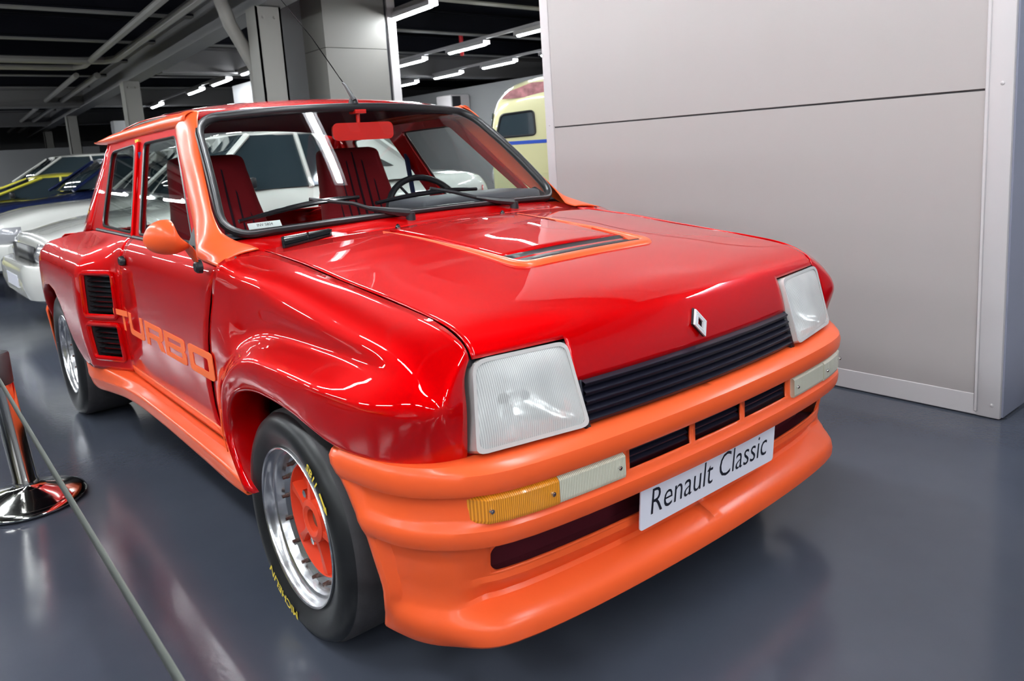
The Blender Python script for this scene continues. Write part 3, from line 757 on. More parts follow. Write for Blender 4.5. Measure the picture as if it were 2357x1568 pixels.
# roof
RY = [1.605, 1.66, 1.80, 2.10, 2.40, 2.65, 2.80, 2.88]
RC = [1.322, 1.338, 1.358, 1.371, 1.368, 1.352, 1.333, 1.312]
RX = [0, .12, .24, .36, .46, .52, .556]
V = np.array([[(x, y+(.045 if k == 0 else .02 if k == 1 else 0)*(x/.556)**2, RC[k]-(.026 if k < 1 else .034)*(x/.556)**2-.014*(x/.556)**8) for x in RX] for k, y in enumerate(RY)])
bm = NB(); Vr = refine(refine(V, 3, 0), 2, 1)
for s in (1, -1): add_grid(bm, sx(Vr, s))
bmesh.ops.remove_doubles(bm, verts=bm.verts[:], dist=.0003)
finish('roof', bm, RED, CAR, angle=50, solid=.004)
bm = NB(); Vl = Vr.copy(); Vl[..., 2] -= .022
for s in (1, -1): add_grid(bm, sx(Vl[1:], s))
finish('roof_lining', bm, LINING, CAR)

# orange cant rail and front pillar
for s in (-1, 1):
    # cross-section rows run top -> bottom, columns along y
    rail = []
    for y in (1.66, 1.75, 1.9, 2.1, 2.3, 2.5, 2.7, 2.82, 2.92, 2.96):
        zt = float(np.interp(y, [1.66, 1.9, 2.3, 2.7, 2.96], [1.313, 1.314, 1.307, 1.294, 1.276])); h = float(np.interp(y, [1.66, 2.7, 2.96], [.044, .036, .014])); ex = float(np.interp(y, [2.3, 2.96], [0, .020]))
        rail.append([(.548, y, zt-.012), (.558, y, zt), (.570+ex, y, zt-.002), (.586+ex, y, zt-.012), (.590+ex, y, zt-h*.6), (.584+ex*.7, y, zt-h), (.565, y, zt-h-.004)])
    bm = NB(); add_grid(bm, sx(refine(refine(np.array(rail), 2, 0), 2, 1), s)); finish('cant_rail', bm, ORANGE, CAR, angle=60, solid=.004, label='orange roof rail')
    pil = [  # front edge, bulge 1, bulge 2, rear edge
     [(.540, 1.655, 1.312), (.560, 1.69, 1.317), (.580, 1.75, 1.308), (.580, 1.82, 1.278)],
     [(.562, 1.612, 1.286), (.583, 1.65, 1.288), (.592, 1.715, 1.272), (.582, 1.795, 1.252)],
     [(.592, 1.530, 1.205), (.611, 1.565, 1.207), (.616, 1.63, 1.195), (.607, 1.700, 1.176)],
     [(.618, 1.445, 1.130), (.637, 1.478, 1.130), (.641, 1.54, 1.118), (.631, 1.600, 1.102)],
     [(.640, 1.360, 1.055), (.659, 1.392, 1.053), (.664, 1.45, 1.041), (.656, 1.500, 1.026)],
     [(.660, 1.275, .985), (.681, 1.305, .980), (.688, 1.355, .966), (.682, 1.395, .948)],
     [(.661, 1.215, .938), (.698, 1.240, .930), (.714, 1.275, .912), (.706, 1.320, .895)],
     [(.640, 1.165, .912), (.690, 1.165, .910), (.730, 1.185, .896), (.728, 1.245, .872)],
     [(.618, 1.120, .900), (.668, 1.105, .899), (.718, 1.100, .888), (.737, 1.130, .868)],
     [(.614, 1.072, .893), (.655, 1.062, .891), (.705, 1.046, .883), (.742, 1.035, .866)]]
    bm = NB(); add_grid(bm, sx(refine(refine(np.array(pil), 4, 0), 4, 1), s)); finish('front_pillar', bm, ORANGE, CAR, angle=60, solid=.004, label='orange windscreen pillar')

# windscreen
def ws(u, v, d=0.0):
    """u -1..1 across, v 0..1 up"""
    w = .655*(1-v)+.562*v
    yb = 1.135+.085*abs(u)**2.2; yt = 1.592+.050*abs(u)**2.2; zb = .938-.018*u*u; zt = 1.311-.026*u*u
    n = Vector((0, -.68, .73)); p = Vector((u*w, yb*(1-v)+yt*v-.012*math.sin(PI*v), zb*(1-v)+zt*v+.010*math.sin(PI*v)))
    return p+n*d
def ws_u(v, r=.16):   # rounded corners: half width left at height v
    m = min(v, 1-v); 
    if m >= r: return 1.0
    q = (r-m)/r; return 1-.13*(1-math.sqrt(max(0, 1-q*q)))
vv = [0, .004, .015, .035, .06, .10, .16, .3, .45, .6, .75, .84, .9, .94, .965, .985, .996, 1]
bm = NB(); add_grid(bm, np.array([[ws(u*ws_u(v), v) for u in np.linspace(-1, 1, 31)] for v in vv]))
WS = finish('windscreen', bm, GLASS, CAR)
loop = [ws(-ws_u(v), v) for v in vv]+[ws(u, 1) for u in np.linspace(-ws_u(1), ws_u(1), 24)[1:-1]]+[ws(ws_u(v), v) for v in vv[::-1]]+[ws(u, 0) for u in np.linspace(ws_u(0), -ws_u(0), 24)[1:-1]]
bm = NB(); tube(bm, loop, .0165, 10, closed=True, squash=.75); finish('windscreen_seal', bm, RUBBER, WS)
loop2 = [p+Vector((0, -.008, .009))+(p-ws(0, .5)).normalized()*.006 for p in loop]
bm = NB(); tube(bm, loop2, .0035, 6, closed=True); finish('seal_bead', bm, mat('grey_seal_bead', (.20, .20, .21), .25, .3), WS)
# cowl panel between hood and windscreen
V = np.array([[(x, 1.008+.062*(x/.61)**2, hood_z(x, 1.01)), (x, 1.06+.06*(x/.61)**2, .914-.020*(x/.61)**2), (x, 1.125+.09*(abs(x)/.61)**2.2, .930-.022*(x/.61)**2), (x, 1.15+.09*(abs(x)/.61)**2.2, .925-.022*(x/.61)**2)] for x in np.linspace(-.63, .63, 15)])
bm = NB(); add_grid(bm, refine(V, 3, 1)); COWL = finish('cowl_panel', bm, RED, CAR, solid=.004)
def cowl_z(x, y): return float(np.interp(y, [1.01, 1.08, 1.20], [.908, .916, .932]))-.020*(x/.61)**2+.003
def vent_pt(a, q, h): # a 0..1 across, q 0..1 front to back
    x = (-.566*(1-a)-.395*a)*(1-q)+(-.520*(1-a)-.362*a)*q; y = (1.020*(1-a)+1.060*a)*(1-q)+(1.135*(1-a)+1.125*a)*q
    return (x, y, cowl_z(x, y)+h)
bm = NB(); ngon_plate(bm, [rrect(0, 0, 1, 1, .06)], lambda a, q: vent_pt(a, q, .001), lambda a, q: vent_pt(a, q, -.004)); VT = finish('cowl_vent', bm, BLACKG, COWL, angle=30)
for a0_, a1_ in ((.05, .49), (.53, .96)):
    for q0 in (.12, .40, .68):
        bm = NB(); tube(bm, [vent_pt(a0_, q0, .003), vent_pt(a0_, q0+.16, .003), vent_pt(a1_, q0+.16, .003), vent_pt(a1_, q0, .003)], .0024, 6, closed=True); finish('vent_rib', bm, BLACKG, COWL)
# wipers
def wiper(s, pivot, elbow, knee, tip0, tip1, mid):
    bm = NB(); P = Vector(pivot); tube(bm, [P+Vector((0, 0, -.02)), P+Vector((0, -.004, .018))], [.018, .013], 12)
    tube(bm, [P+Vector((0, 0, .016)), P*.5+Vector(elbow)*.5+Vector((0, 0, .006)), Vector(elbow)], [.017, .015, .009], 8, squash=.8)
    tube(bm, [Vector(elbow), Vector(knee), Vector(mid)], [.007, .006, .006], 8)
    Wp = finish('wiper', bm, BLACK, CAR)
    bm = NB(); a, b = Vector(tip0), Vector(tip1); m = Vector(mid)
    for w, off in ((.0085, 0), (.0050, .009)):
        pts = [a*(1-t)+b*t+Vector((0, -.004, .002)) + (m-(a+b)/2+Vector((0, 0, -.010)))*(4*t*(1-t))*(1.0 if off else .55) for t in np.linspace(.02 if not off else .12, .98 if not off else .88, 12)]
        tube(bm, pts, w, 6, squash=.8)
    finish('wiper_blade', bm, BLACKG, Wp)
wiper(-1, (-.105, 1.085, .925), (-.215, 1.150, .965), (-.26, 1.170, .985), (-.625, 1.200, .962), (-.225, 1.185, 1.000), (-.395, 1.190, 1.010))
wiper(1, (.335, 1.095, .918), (.215, 1.155, .960), (.14, 1.180, .985), (-.185, 1.175, .975), (.255, 1.200, .985), (.05, 1.195, 1.006))
# antenna
bm = NB(); tube(bm, [(0.006, 1.60, 1.325), (.006, 1.60, 1.345)], [.020, .013], 10); tube(bm, [(.004, 1.585, 1.335), (-.004, 1.63, 1.395), (-.006, 1.645, 1.405)], [.009, .006, .004], 8)
AN = finish('antenna', bm, BLACK, CAR)
bm = NB(); tube(bm, [(-.005, 1.64, 1.402), (-.010, 1.86, 1.602), (-.012, 2.25, 1.90)], [.0022, .0018, .0014], 6); finish('antenna_rod', bm, CHROME, AN)
# door mirror, near side only
for s in (-1,):
    bm = NB(); V = []
    prof = [(-.002, .003), (.010, .022), (.030, .037), (.058, .046), (.085, .046), (.105, .041), (.122, .038), (.135, .031), (.150, .023), (.175, .016), (.195, .011)]
    axis = [Vector((.889, 1.15, .946)), Vector((.882, 1.145, .947)), Vector((.868, 1.14, .950)), Vector((.846, 1.135, .951)), Vector((.822, 1.13, .949)), Vector((.806, 1.13, .943)), Vector((.795, 1.132, .931)), Vector((.786, 1.138, .917)), Vector((.778, 1.143, .902)), Vector((.768, 1.150, .882)), Vector((.760, 1.156, .866))]
    rings = []
    for (d, r), c in zip(prof, axis):
        rings.append([(c.x+math.sin(a)*0, c.y+math.cos(a)*r*1.15-(.0), c.z+math.sin(a)*r) if d < .1 else (c.x+math.sin(a)*r*.7, c.y+math.cos(a)*r, c.z+math.sin(a)*r*.7) for a in np.linspace(0, 2*PI, 21)[:-1]])
    add_grid(bm, sx(refine(np.array(rings), 3, 0), s), closed_u=True); bmesh.ops.holes_fill(bm, edges=bm.edges[:], sides=0)
    MI = finish('door_mirror', bm, ORANGE, CAR, angle=60, label='orange teardrop door mirror')
    bm = NB(); lathe(bm, [(.001, .012), (.012, .012), (.018, .006), (.020, -.006)], (0, 0, 0), 'x', 14)
    for v in bm.verts: v.co = Vector((s*(.757+v.co.x), 1.150+v.co.y, .858+v.co.z))
    finish('mirror_mount', bm, BLACK, MI)

# ---- rear: hatch glass, tail and dark floor pan
V = np.array([[(x, 2.90+.02*(1-(x/.56)**2), 1.272-.02*(x/.56)**2), (x, 3.12+.02*(1-(x/.6)**2), 1.05), (x*1.1, 3.28+.04*(1-(x/.62)**2), .85)] for x in np.linspace(-.53, .53, 9)])
bm = NB(); add_grid(bm, refine(V, 3, 1)); finish('hatch_glass', bm, GLASS, CAR)
for s in (-1, 1):
    bm = NB(); V = np.array([[(.575, 2.76, 1.262), (.565, 2.88, 1.268), (.525, 2.92, 1.270)], [(.64, 2.80, 1.06), (.62, 3.04, 1.06), (.575, 3.12, 1.05)], [(.70, 2.82, .885), (.69, 3.10, .855), (.60, 3.27, .85)]])
    add_grid(bm, sx(refine(V, 4, 0), s)); finish('rear_pillar_corner', bm, RED, CAR, solid=.004)
bm = NB(); V = np.array([[(x, 3.26+.05*(1-(x/.8)**2), .845), (x, 3.50+.04*(1-(x/.8)**2), .77), (x, 3.60+.03*(1-(x/.8)**2), .62), (x*.98, 3.58, .34)] for x in np.linspace(-.74, .74, 9)])
add_grid(bm, refine(V, 3, 1)); finish('tailgate', bm, RED, CAR, angle=60, solid=.004)
bm = NB()
for s in (-1, 1):   # shelf between glasshouse and flares at the rear
    add_grid(bm, sx(np.array([[(.705, y, z), (.56, y, z+.002)] for y, z in ((2.6, .882), (2.9, .870), (3.2, .835), (3.45, .79))]), s))
finish('rear_deck', bm, RED, CAR, solid=.004)
bm = NB(); box2(bm, (-.60, .20, .20), (.60, 3.45, .26)); box2(bm, (-.745, .98, .262), (.745, 2.60, .30)); finish('floor_pan', bm, BLACK, CAR, smooth=False)  # dark boxes under the body, put in to block light
bm = NB(); box2(bm, (-.40, .14, .27), (.40, 1.00, .56)); finish('engine_bay_tray', bm, BLACK, CAR, smooth=False)
bm = NB(); box2(bm, (-.62, 1.02, .30), (.62, 1.06, .88)); finish('bulkhead', bm, BLACK, CAR, smooth=False)

# ---- interior
bm = NB(); V = np.array([[(x, 1.165+.05*(x/.6)**2, .915), (x, 1.25, .925), (x, 1.40, .905), (x, 1.46, .86), (x, 1.44, .70), (x, 1.30, .62)] for x in np.linspace(-.645, .645, 9)])
add_grid(bm, refine(V, 3, 1)); DB = finish('dashboard', bm, DASH, CAR, angle=60)
bm = NB(); box2(bm, (.05, 1.24, .90), (.60, 1.50, .962)); bevel(bm, .02, 3); finish('instrument_binnacle', bm, DASH, DB)
bm = NB(); lathe(bm, [(.185*1.0+.013*math.cos(a), .013*math.sin(a)) for a in np.linspace(0, 2*PI, 11)], (0, 0, 0), 'y', 36)
Rw = Matrix.Rotation(-.45, 3, 'X')
for v in bm.verts: v.co = Rw @ v.co
for a in (0, 2.1, 4.2): tube(bm, [(0, 0, 0), Rw @ Vector((.18*math.cos(a), 0, .18*math.sin(a)))], .012, 6, squash=.5)
for v in bm.verts: v.co += Vector((.34, 1.66, .86))
finish('steering_wheel', bm, BLACK, CAR)
def seat(xc):
    bm = NB(); secs = []
    for t, z, y in ((0, .52, 2.06), (.25, .66, 2.11), (.5, .80, 2.16), (.75, .97, 2.22), (.93, 1.11, 2.265), (.98, 1.158, 2.275), (1.0, 1.172, 2.285)):
        w = (.21, .21, .205, .175, .155, .145, .11)[(0, .25, .5, .75, .93, .98, 1.0).index(t)]; th = .055 if t < .95 else (.045 if t < 1 else .025)
        secs.append([(xc+w*np.sign(math.cos(a))*abs(math.cos(a))**.5, y+th*math.sin(a)*(1+.25*abs(math.cos(a)))-(.02*abs(math.cos(a)) if math.sin(a) < 0 else 0), z) for a in np.linspace(0, 2*PI, 25)[:-1]])
    add_grid(bm, refine(np.array(secs), 3, 0), closed_u=True); bmesh.ops.holes_fill(bm, edges=bm.edges[:], sides=0)
    S_ = finish('seat', bm, SEATR, CAR, angle=60, label='red cloth seat with dark pleats')
    bm = NB(); box2(bm, (xc-.22, 1.55, .42), (xc+.22, 2.02, .56)); bevel(bm, .04, 3); finish('seat_cushion', bm, SEATR, S_)
    for k in range(7):
        x = xc-.12+.04*k; bm = NB()
        tube(bm, [(x, 2.004, .54), (x, 2.052, .66), (x, 2.102, .80), (x, 2.162, .97), (x, 2.207, 1.10), (x, 2.228, 1.150)], .0055, 5); finish('seat_pleat', bm, SEATD, S_)
for xc in (-.345, .305): seat(xc)
bm = NB(); box2(bm, (-.58, 2.62, .45), (.58, 2.70, .74)); bevel(bm, .02, 2); finish('rear_bulkhead', bm, LINING, CAR)
bm = NB(); box2(bm, (-.60, 1.05, .305), (.60, 2.62, .33)); finish('cabin_carpet', bm, CARPET, CAR, smooth=False)
for s in (-1, 1):
    bm = NB(); box2(bm, (s*.70-.012, 1.25, .36), (s*.70+.012, 2.15, .87)); DT = finish('door_trim', bm, LINING, CAR, smooth=False)
    bm = NB(); tube(bm, [(s*.665, 2.20, .40), (s*.60, 2.24, 1.20)], .022, 6, squash=.3); finish('seat_belt', bm, CARPET, CAR)
# rear-view mirror
bm = NB(); P = rrect(-.125, -.032, .125, .032, .020)
ngon_plate(bm, [P], lambda a, b: (.020+a, 1.565-.02*a, 1.222+b), lambda a, b: (.020+a*.94, 1.590-.02*a, 1.222+b*.9)); RV = finish('rear_view_mirror', bm, MIRR, CAR, angle=40, label='red rear-view mirror')
bm = NB(); box(bm, (.02, 1.60, 1.295), (.045, .05, .014)); tube(bm, [(.02, 1.60, 1.29), (.018, 1.60, 1.25), (.015, 1.57, 1.235)], .008, 8); finish('mirror_stem', bm, MIRR, RV)
# inventory card on the dash
bm = NB(); cf = lambda a, b, c=0: (-.525+a, 1.235+b*.55+.06*a, .945+b*.8); ngon_plate(bm, [[(-.052, -.011), (.052, -.011), (.052, .011), (-.052, .011)]], lambda a, b: cf(a, b), lambda a, b: Vector(cf(a, b))+Vector((0, .001, -.001)))
CD = finish('inventory_card', bm, mat('white_card', (.85, .85, .85), .5), CAR, smooth=False, label='white card reading INV 5804')
bm = NB(); add_text(bm, 'INV 5804', lambda a, b, c: Vector(cf(a, b))+Vector((0, -.0008, .0006)), .014, 0, 0, 0, .05); finish('card_lettering', bm, INK, CD, smooth=False)

# ---- wheels
HUB = mat('rusty_hub', (.20, .06, .03), .7); BOLT = mat('dark_bolt', (.10, .06, .05), .4, .6)
def wheel(x, y, z, R, rr, wid, front=True):
    """x: outer face of the rim; s side; R tyre radius, rr rim flange radius"""
    s = 1 if x > 0 else -1; X = abs(x)
    L = lambda pr: [(r, s*h) for r, h in pr]
    c = (0, y, z); bm = NB()
    # rim: flange, deep dish, barrel
    prof = [(rr+.002, X-.012), (rr+.002, X+.003), (rr, X+.006), (rr-.004, X+.004), (rr-.006, X-.004), (rr-.011, X-.008), (rr-.014, X-.020), (rr-.021, X-.023), (rr-.026, X-.034), (rr-.029, X-.042), (rr-.053, X-.046), (rr-.054, X-.056)]
    lathe(bm, L(prof), c, 'x', 72); WH = finish('wheel', bm, ALU, CAR, angle=40, label='split-rim alloy wheel')
    # tyre
    bm = NB(); tw = wid
    pr = [(rr-.004, X-.006), (rr+.003, X-.001), (rr+.016, X+.006), (rr+.035, X+.013), (rr+(R-rr)*.55, X+.015), (R-.026, X+.010), (R-.014, X+.002), (R-.006, X-.012)]
    lathe(bm, L(pr), c, 'x', 96, 0)
    tr = [(R-.006, X-.012), (R-.001, X-.022), (R, X-.04), (R, X-tw+.04), (R-.006, X-tw+.012), (R-.02, X-tw), (rr+.01, X-tw-.004), (rr-.03, X-tw+.01)]
    lathe(bm, L(tr), c, 'x', 96, 1)
    bmesh.ops.remove_doubles(bm, verts=bm.verts[:], dist=.0003)
    finish('tyre', bm, [TYRE, TREAD], WH, angle=50)
    # orange centre with spokes
    rc = rr-.054; o_ = .018
    bm = NB(); lathe(bm, L([(rc+.003, X-.046), (rc-.001, X-.047), (rc-.007, X-.075), (.030, X-.080), (.001, X-.08)]), c, 'x', 48)
    lathe(bm, L([(.028, X-.078), (.028, X-.040), (.038, X-.035), (.052, X-.039), (.054, X-.078)]), c, 'x', 36)
    CT = finish('wheel_centre', bm, ORANGE_RIM, WH, angle=40)
    for k in range(6):
        a = k*PI/3+.35; ca, sa = math.cos(a), math.sin(a); bm = NB()
        q = lambda r, w, h: (s*(X-h), y+r*ca-w*sa, z+r*sa+w*ca)
        ring = [[q(r, w*m, h) for m, h in ((-1, .078), (-.8, hh), (.8, hh), (1, .078))] for r, w, hh in ((.048, .012, .041), (.085, .008, .046), (rc-.004, .014, .049))]
        add_grid(bm, np.array(ring)); finish('spoke', bm, ORANGE_RIM, WH, angle=30)
    for k in range(3):
        a = k*2*PI/3+.9; bm = NB(); tube(bm, [(s*(X-.075), y+.068*math.cos(a), z+.068*math.sin(a)), (s*(X-.044), y+.068*math.cos(a), z+.068*math.sin(a))], .0105, 6); finish('lug_nut', bm, CHROME, WH, smooth=False)
    bm = NB(); lathe(bm, L([(.027, X-.055), (.020, X-.050), (.001, X-.049)]), c, 'x', 20); finish('hub_cap', bm, HUB, WH)
    n = 16
    for k in range(n):
        a = 2*PI*k/n+.1; r = rr-.041; bm = NB()
        tube(bm, [(s*(X-.046), y+r*math.cos(a), z+r*math.sin(a)), (s*(X-.038), y+r*math.cos(a), z+r*math.sin(a))], [.0065, .0055], 8)
        tube(bm, [(s*(X-.038), y+r*math.cos(a), z+r*math.sin(a)), (s*(X-.030), y+r*math.cos(a), z+r*math.sin(a))], .0045, 6)
        finish('rim_bolt', bm, BOLT, WH, smooth=False)
    return WH, X, s
def arc_text(bm, txt, wc_, X, s, r, a_mid, size, width):
    V, Fs = text_mesh(txt, size, 0, .0006, 0)
    V[:, 0] -= (V[:, 0].max()+V[:, 0].min())/2; V[:, 0] *= width/(V[:, 0].max()-V[:, 0].min())
    vs_ = []
    for a, b, _c in V:
        th = a_mid+a/r; rr_ = r+b
        vs_.append(bm.verts.new((s*X, wc_[0]+s*rr_*math.sin(th), wc_[1]+rr_*math.cos(th))))
    for q in Fs:
        try: bm.faces.new([vs_[i] for i in q])
        except ValueError: pass
for s in (-1, 1):
    WF, X, _s = wheel(s*.768, .632, .278, .280, .192, .19)
    wc_ = (.632, .278)
    # seen from outside on the near side the nose is at the right hand: angle measured from the top towards the nose is -y
    def fsafe(bm, nm): return finish(nm, bm, YELLOW, WF, smooth=False)
    k = 1 if s > 0 else -1
    bm = NB(); arc_text(bm, 'SB11', wc_, X+.0165, s, .243, .72, .028, .052); fsafe(bm, 'tyre_lettering')
    bm = NB(); arc_text(bm, 'MICHELIN', wc_, X+.0160, s, .234, -2.70, .032, .165); fsafe(bm, 'tyre_lettering')
    bm = NB(); th = 1.00; r = .245
    def ap(a, b): t_ = th+a/r; return (s*(X+.0165), wc_[0]+s*(r+b)*math.sin(t_), wc_[1]+(r+b)*math.cos(t_))
    ngon_plate(bm, [[(-.024, -.0035), (.008, -.0035), (.008, -.008), (.024, 0), (.008, .008), (.008, .0035), (-.024, .0035)]], ap, lambda a, b: Vector(ap(a, b))-Vector((s*.001, 0, 0))); fsafe(bm, 'tyre_arrow')
    wheel(s*.832, 3.062, .294, .296, .188, .225, False)

# =================================================================== the hall
def skew(x, y): return x+.055*(y-6.6)
bm = NB(); bmesh.ops.create_grid(bm, x_segments=1, y_segments=1, size=30)
for v in bm.verts: v.co += Vector((4, 18, 0))
finish('floor', bm, FLOOR, smooth=False, kind='structure')
bm = NB(); box2(bm, (-26, -12, 3.30), (34, 48, 3.40)); finish('ceiling', bm, CEIL, smooth=False, kind='structure')

# white panelled partition right behind the car
WR = empty('wall_right', (1.69, 1.2, 0), kind='structure')
x0, x1 = 1.69, 1.90
for z0, z1 in ((.085, 1.219), (1.226, 2.36), (2.367, 3.28)):
    bm = NB(); box2(bm, (x0, .045, z0), (x1, 2.335, z1)); bevel(bm, .0015, 1); finish('panel', bm, WALLM, WR, smooth=False)
bm = NB(); box2(bm, (x0+.006, .03, .08), (x1-.006, 2.35, 3.28)); finish('panel_core', bm, BLACK, WR, smooth=False)
for a, b in ((-.040, .045), (2.335, 2.405)):
    bm = NB(); box2(bm, (x0-.004, a, .004), (x1+.004, b, 3.29)); bevel(bm, .006, 2); finish('edge_post', bm, [TRIM], WR, angle=40)
bm = NB(); box2(bm, (x0+.01, -.046, .01), (x1+.03, -.040, 3.28)); finish('shaded_end_face', bm, ENDG, WR, smooth=False)  # end face of the partition, its shade painted as blue-grey
bm = NB(); box2(bm, (x0-.003, .02, .006), (x0+.02, 2.34, .088)); bevel(bm, .002, 1); finish('base_rail', bm, TRIM, WR, smooth=False)
bm = NB(); box2(bm, (x0-.008, .036, .02), (x0+.01, .050, 3.28)); bevel(bm, .003, 1); finish('edge_bead', bm, TRIM, WR, angle=40)
for y, z in ((-.012, .055), (-.005, 1.24), (2.37, 1.24), (.02, 2.38)):
    bm = NB(); lathe(bm, [(.001, -.006), (.006, -.004), (.008, 0)], (x0-.003, y, z), 'x', 10); finish('screw_head', bm, TRIM, WR)
# blue-grey bay beyond the partition's near end
bm = NB(); box2(bm, (2.10, -.30, 0.0), (2.16, -.02, 3.28)); finish('trim_1', bm, TRIM, smooth=False, kind='structure')
bm = NB(); box2(bm, (2.9, -8, 0), (3.0, 2.2, 3.28)); finish('wall_bay', bm, ENDG, smooth=False, kind='structure')

# surrounding walls
for nm, lo, hi in (('wall_back', (-26, 40, 0), (34, 40.3, 3.3)), ('wall_left', (-8.2, -12, 0), (-8.0, 40, 3.3)), ('wall_front', (-26, -9.2, 0), (34, -9, 3.3)), ('wall_far_right', (22, -9, 0), (22.2, 40, 3.3))):
    bm = NB(); box2(bm, lo, hi); finish(nm, bm, BACKW if nm != 'wall_left' else AISLEW, smooth=False, kind='structure')
for i, (x, y, w, d, h) in enumerate(((4.3, 19.0, 2.6, .3, 2.3), (2.6, 27.5, 3.5, .3, 2.0), (9.6, 15.5, .3, 14.0, 2.55), (0.2, 33, 3.0, .3, 2.2), (4.2, 12.2, .25, 3.5, 2.6))):
    bm = NB(); box2(bm, (x-w/2, y-d/2, 0), (x+w/2, y+d/2, h)); finish('wall_screen', bm, BACKW, smooth=False, kind='structure')

# columns with flanges and a panel-clad column box
for x, y in ((1.72, 6.45), (2.08, 13.2), (2.62, 21.5), (3.2, 29.0)):
    bm = NB(); w = .125
    box2(bm, (x-w, y-w, 0), (x-w+.02, y+w, 2.60)); box2(bm, (x+w-.02, y-w, 0), (x+w, y+w, 2.60)); box2(bm, (x-w, y-w, 0), (x+w, y-w+.012, 2.598))
    for q in (-.055, .055): lathe(bm, [(.001, -.02), (.014, -.018), (.016, 0)], (x+q, y-w, 2.50), 'y', 8)
    bmesh.ops.remove_doubles(bm, verts=bm.verts[:], dist=.0001)
    finish('trim_column', bm, PILLAR, smooth=False, kind='structure')
CB = empty('wall_column_box', (2.78, 6.7, 0), kind='structure')
for z0, z1 in ((.0, 1.20), (1.206, 2.26), (2.266, 3.28)):
    bm = NB(); box2(bm, (2.37, 6.50, z0), (3.10, 7.3, z1)); finish('cladding_panel', bm, PILLAR, CB, smooth=False)
bm = NB(); box2(bm, (3.105, 6.52, 0), (3.135, 7.3, 3.28)); finish('shadow_gap', bm, BLACK, CB, smooth=False)
bm = NB(); box2(bm, (3.135, 6.49, 0), (3.235, 7.3, 3.28)); finish('edge_post', bm, TRIM, CB, smooth=False)
bm = NB(); box2(bm, (1.86, 7.0, 0), (2.37, 7.2, 3.28)); finish('wall_recess', bm, BACKW, smooth=False, kind='structure')

# beams, joists
def beam(name, a, b, w, h, m):   # a,b ends at the underside
    a, b = Vector(a), Vector(b); d = b-a; n = Vector((-d.y, d.x, 0)).normalized()*w/2
    bm = NB(); vs_ = [bm.verts.new(p+o+Vector((0, 0, z))) for z in (0, h) for p, o in ((a, n), (a, -n), (b, -n), (b, n))]
    for q in ((0, 1, 2, 3), (7, 6, 5, 4), (0, 4, 5, 1), (1, 5, 6, 2), (2, 6, 7, 3), (3, 7, 4, 0)): bm.faces.new([vs_[k] for k in q])
    return finish(name, bm, m, smooth=False, kind='structure')
def ibeam(name, a, b, w, h, m, tf=.03):
    a, b = Vector(a), Vector(b); d = (b-a).normalized(); n = Vector((-d.y, d.x, 0))
    pr = [(-w/2, 0), (w/2, 0), (w/2, tf), (.02, tf+.01), (.02, h-tf), (w/2, h-tf), (w/2, h), (-w/2, h), (-w/2, h-tf), (-.02, h-tf), (-.02, tf+.01), (-w/2, tf)]
    bm = NB(); A = [bm.verts.new(a+n*u+Vector((0, 0, v))) for u, v in pr]; B = [bm.verts.new(b+n*u+Vector((0, 0, v))) for u, v in pr]
    for i in range(len(pr)): bm.faces.new((A[i], A[(i+1) % 12], B[(i+1) % 12], B[i]))
    bm.faces.new(A[::-1]); bm.faces.new(B)
    return finish(name, bm, m, smooth=False, kind='structure')
ibeam('trim_main_beam', (1.30, -2, 2.61), (3.35, 34, 2.61), .26, .42, BEAMM)
for y in np.arange(-1.9, 33, 2.18):
    j_ = ibeam('trim_joist', (-12, y-.5, 2.97), (20, y+.9, 2.97), .13, .30, JOIST, .02); f_ = beam('lit_joist_flange', (-12, y-.5, 2.95), (20, y+.9, 2.95), .15, .018, FLANGE); f_.parent = j_; del f_['kind']
for y in (18.9, 12.5, 26): ibeam('trim_cross_beam', (-12 if y != 12.5 else 2.3, y-.3, 2.62), (20, y+.5, 2.62), .3, .42, BEAMM)
# pipes under the ceiling
for k, (off, r) in enumerate(((-.30, .055), (-.62, .045))):
    bm = NB(); y1 = 12.3+.9*k; tube(bm, [(skew(1.66, 2)+off, 2, 2.82), (skew(1.66, y1-.3)+off, y1-.3, 2.82), (skew(1.66, y1)+off-.12, y1-.05, 2.82), (skew(1.66, y1)+off-.45, y1, 2.82), (-10, y1-.6, 2.82)], r, 8)
    o = finish('ceiling_pipe', bm, PIPE, label=('grey ceiling pipe nearest the main beam, turning left' if k == 0 else 'thinner grey ceiling pipe, left of the other, turning left'), cat='pipe', group='ceiling pipes')
    bm = NB(); tube(bm, [(skew(1.66, 13.9)+off, 13.9, 2.78), (skew(1.66, 32)+off, 32, 2.78)], r, 8)
    finish('ceiling_pipe', bm, PIPE, label=('grey ceiling pipe running into the distance beside the beam' if k == 0 else 'thinner grey ceiling pipe running into the distance'), cat='pipe', group='ceiling pipes')
bm = NB(); tube(bm, [(1.34, 6.50, 3.30), (1.34, 6.50, 2.85), (1.35, 6.52, 2.66), (1.43, 6.58, 2.46), (1.56, 6.66, 2.28), (1.68, 6.72, 2.08), (1.70, 6.73, 1.9), (1.70, 6.73, 0)], .066, 12)
finish('drain_pipe', bm, PILLAR, label='thick pale drain pipe bending beside the nearest column', cat='pipe')

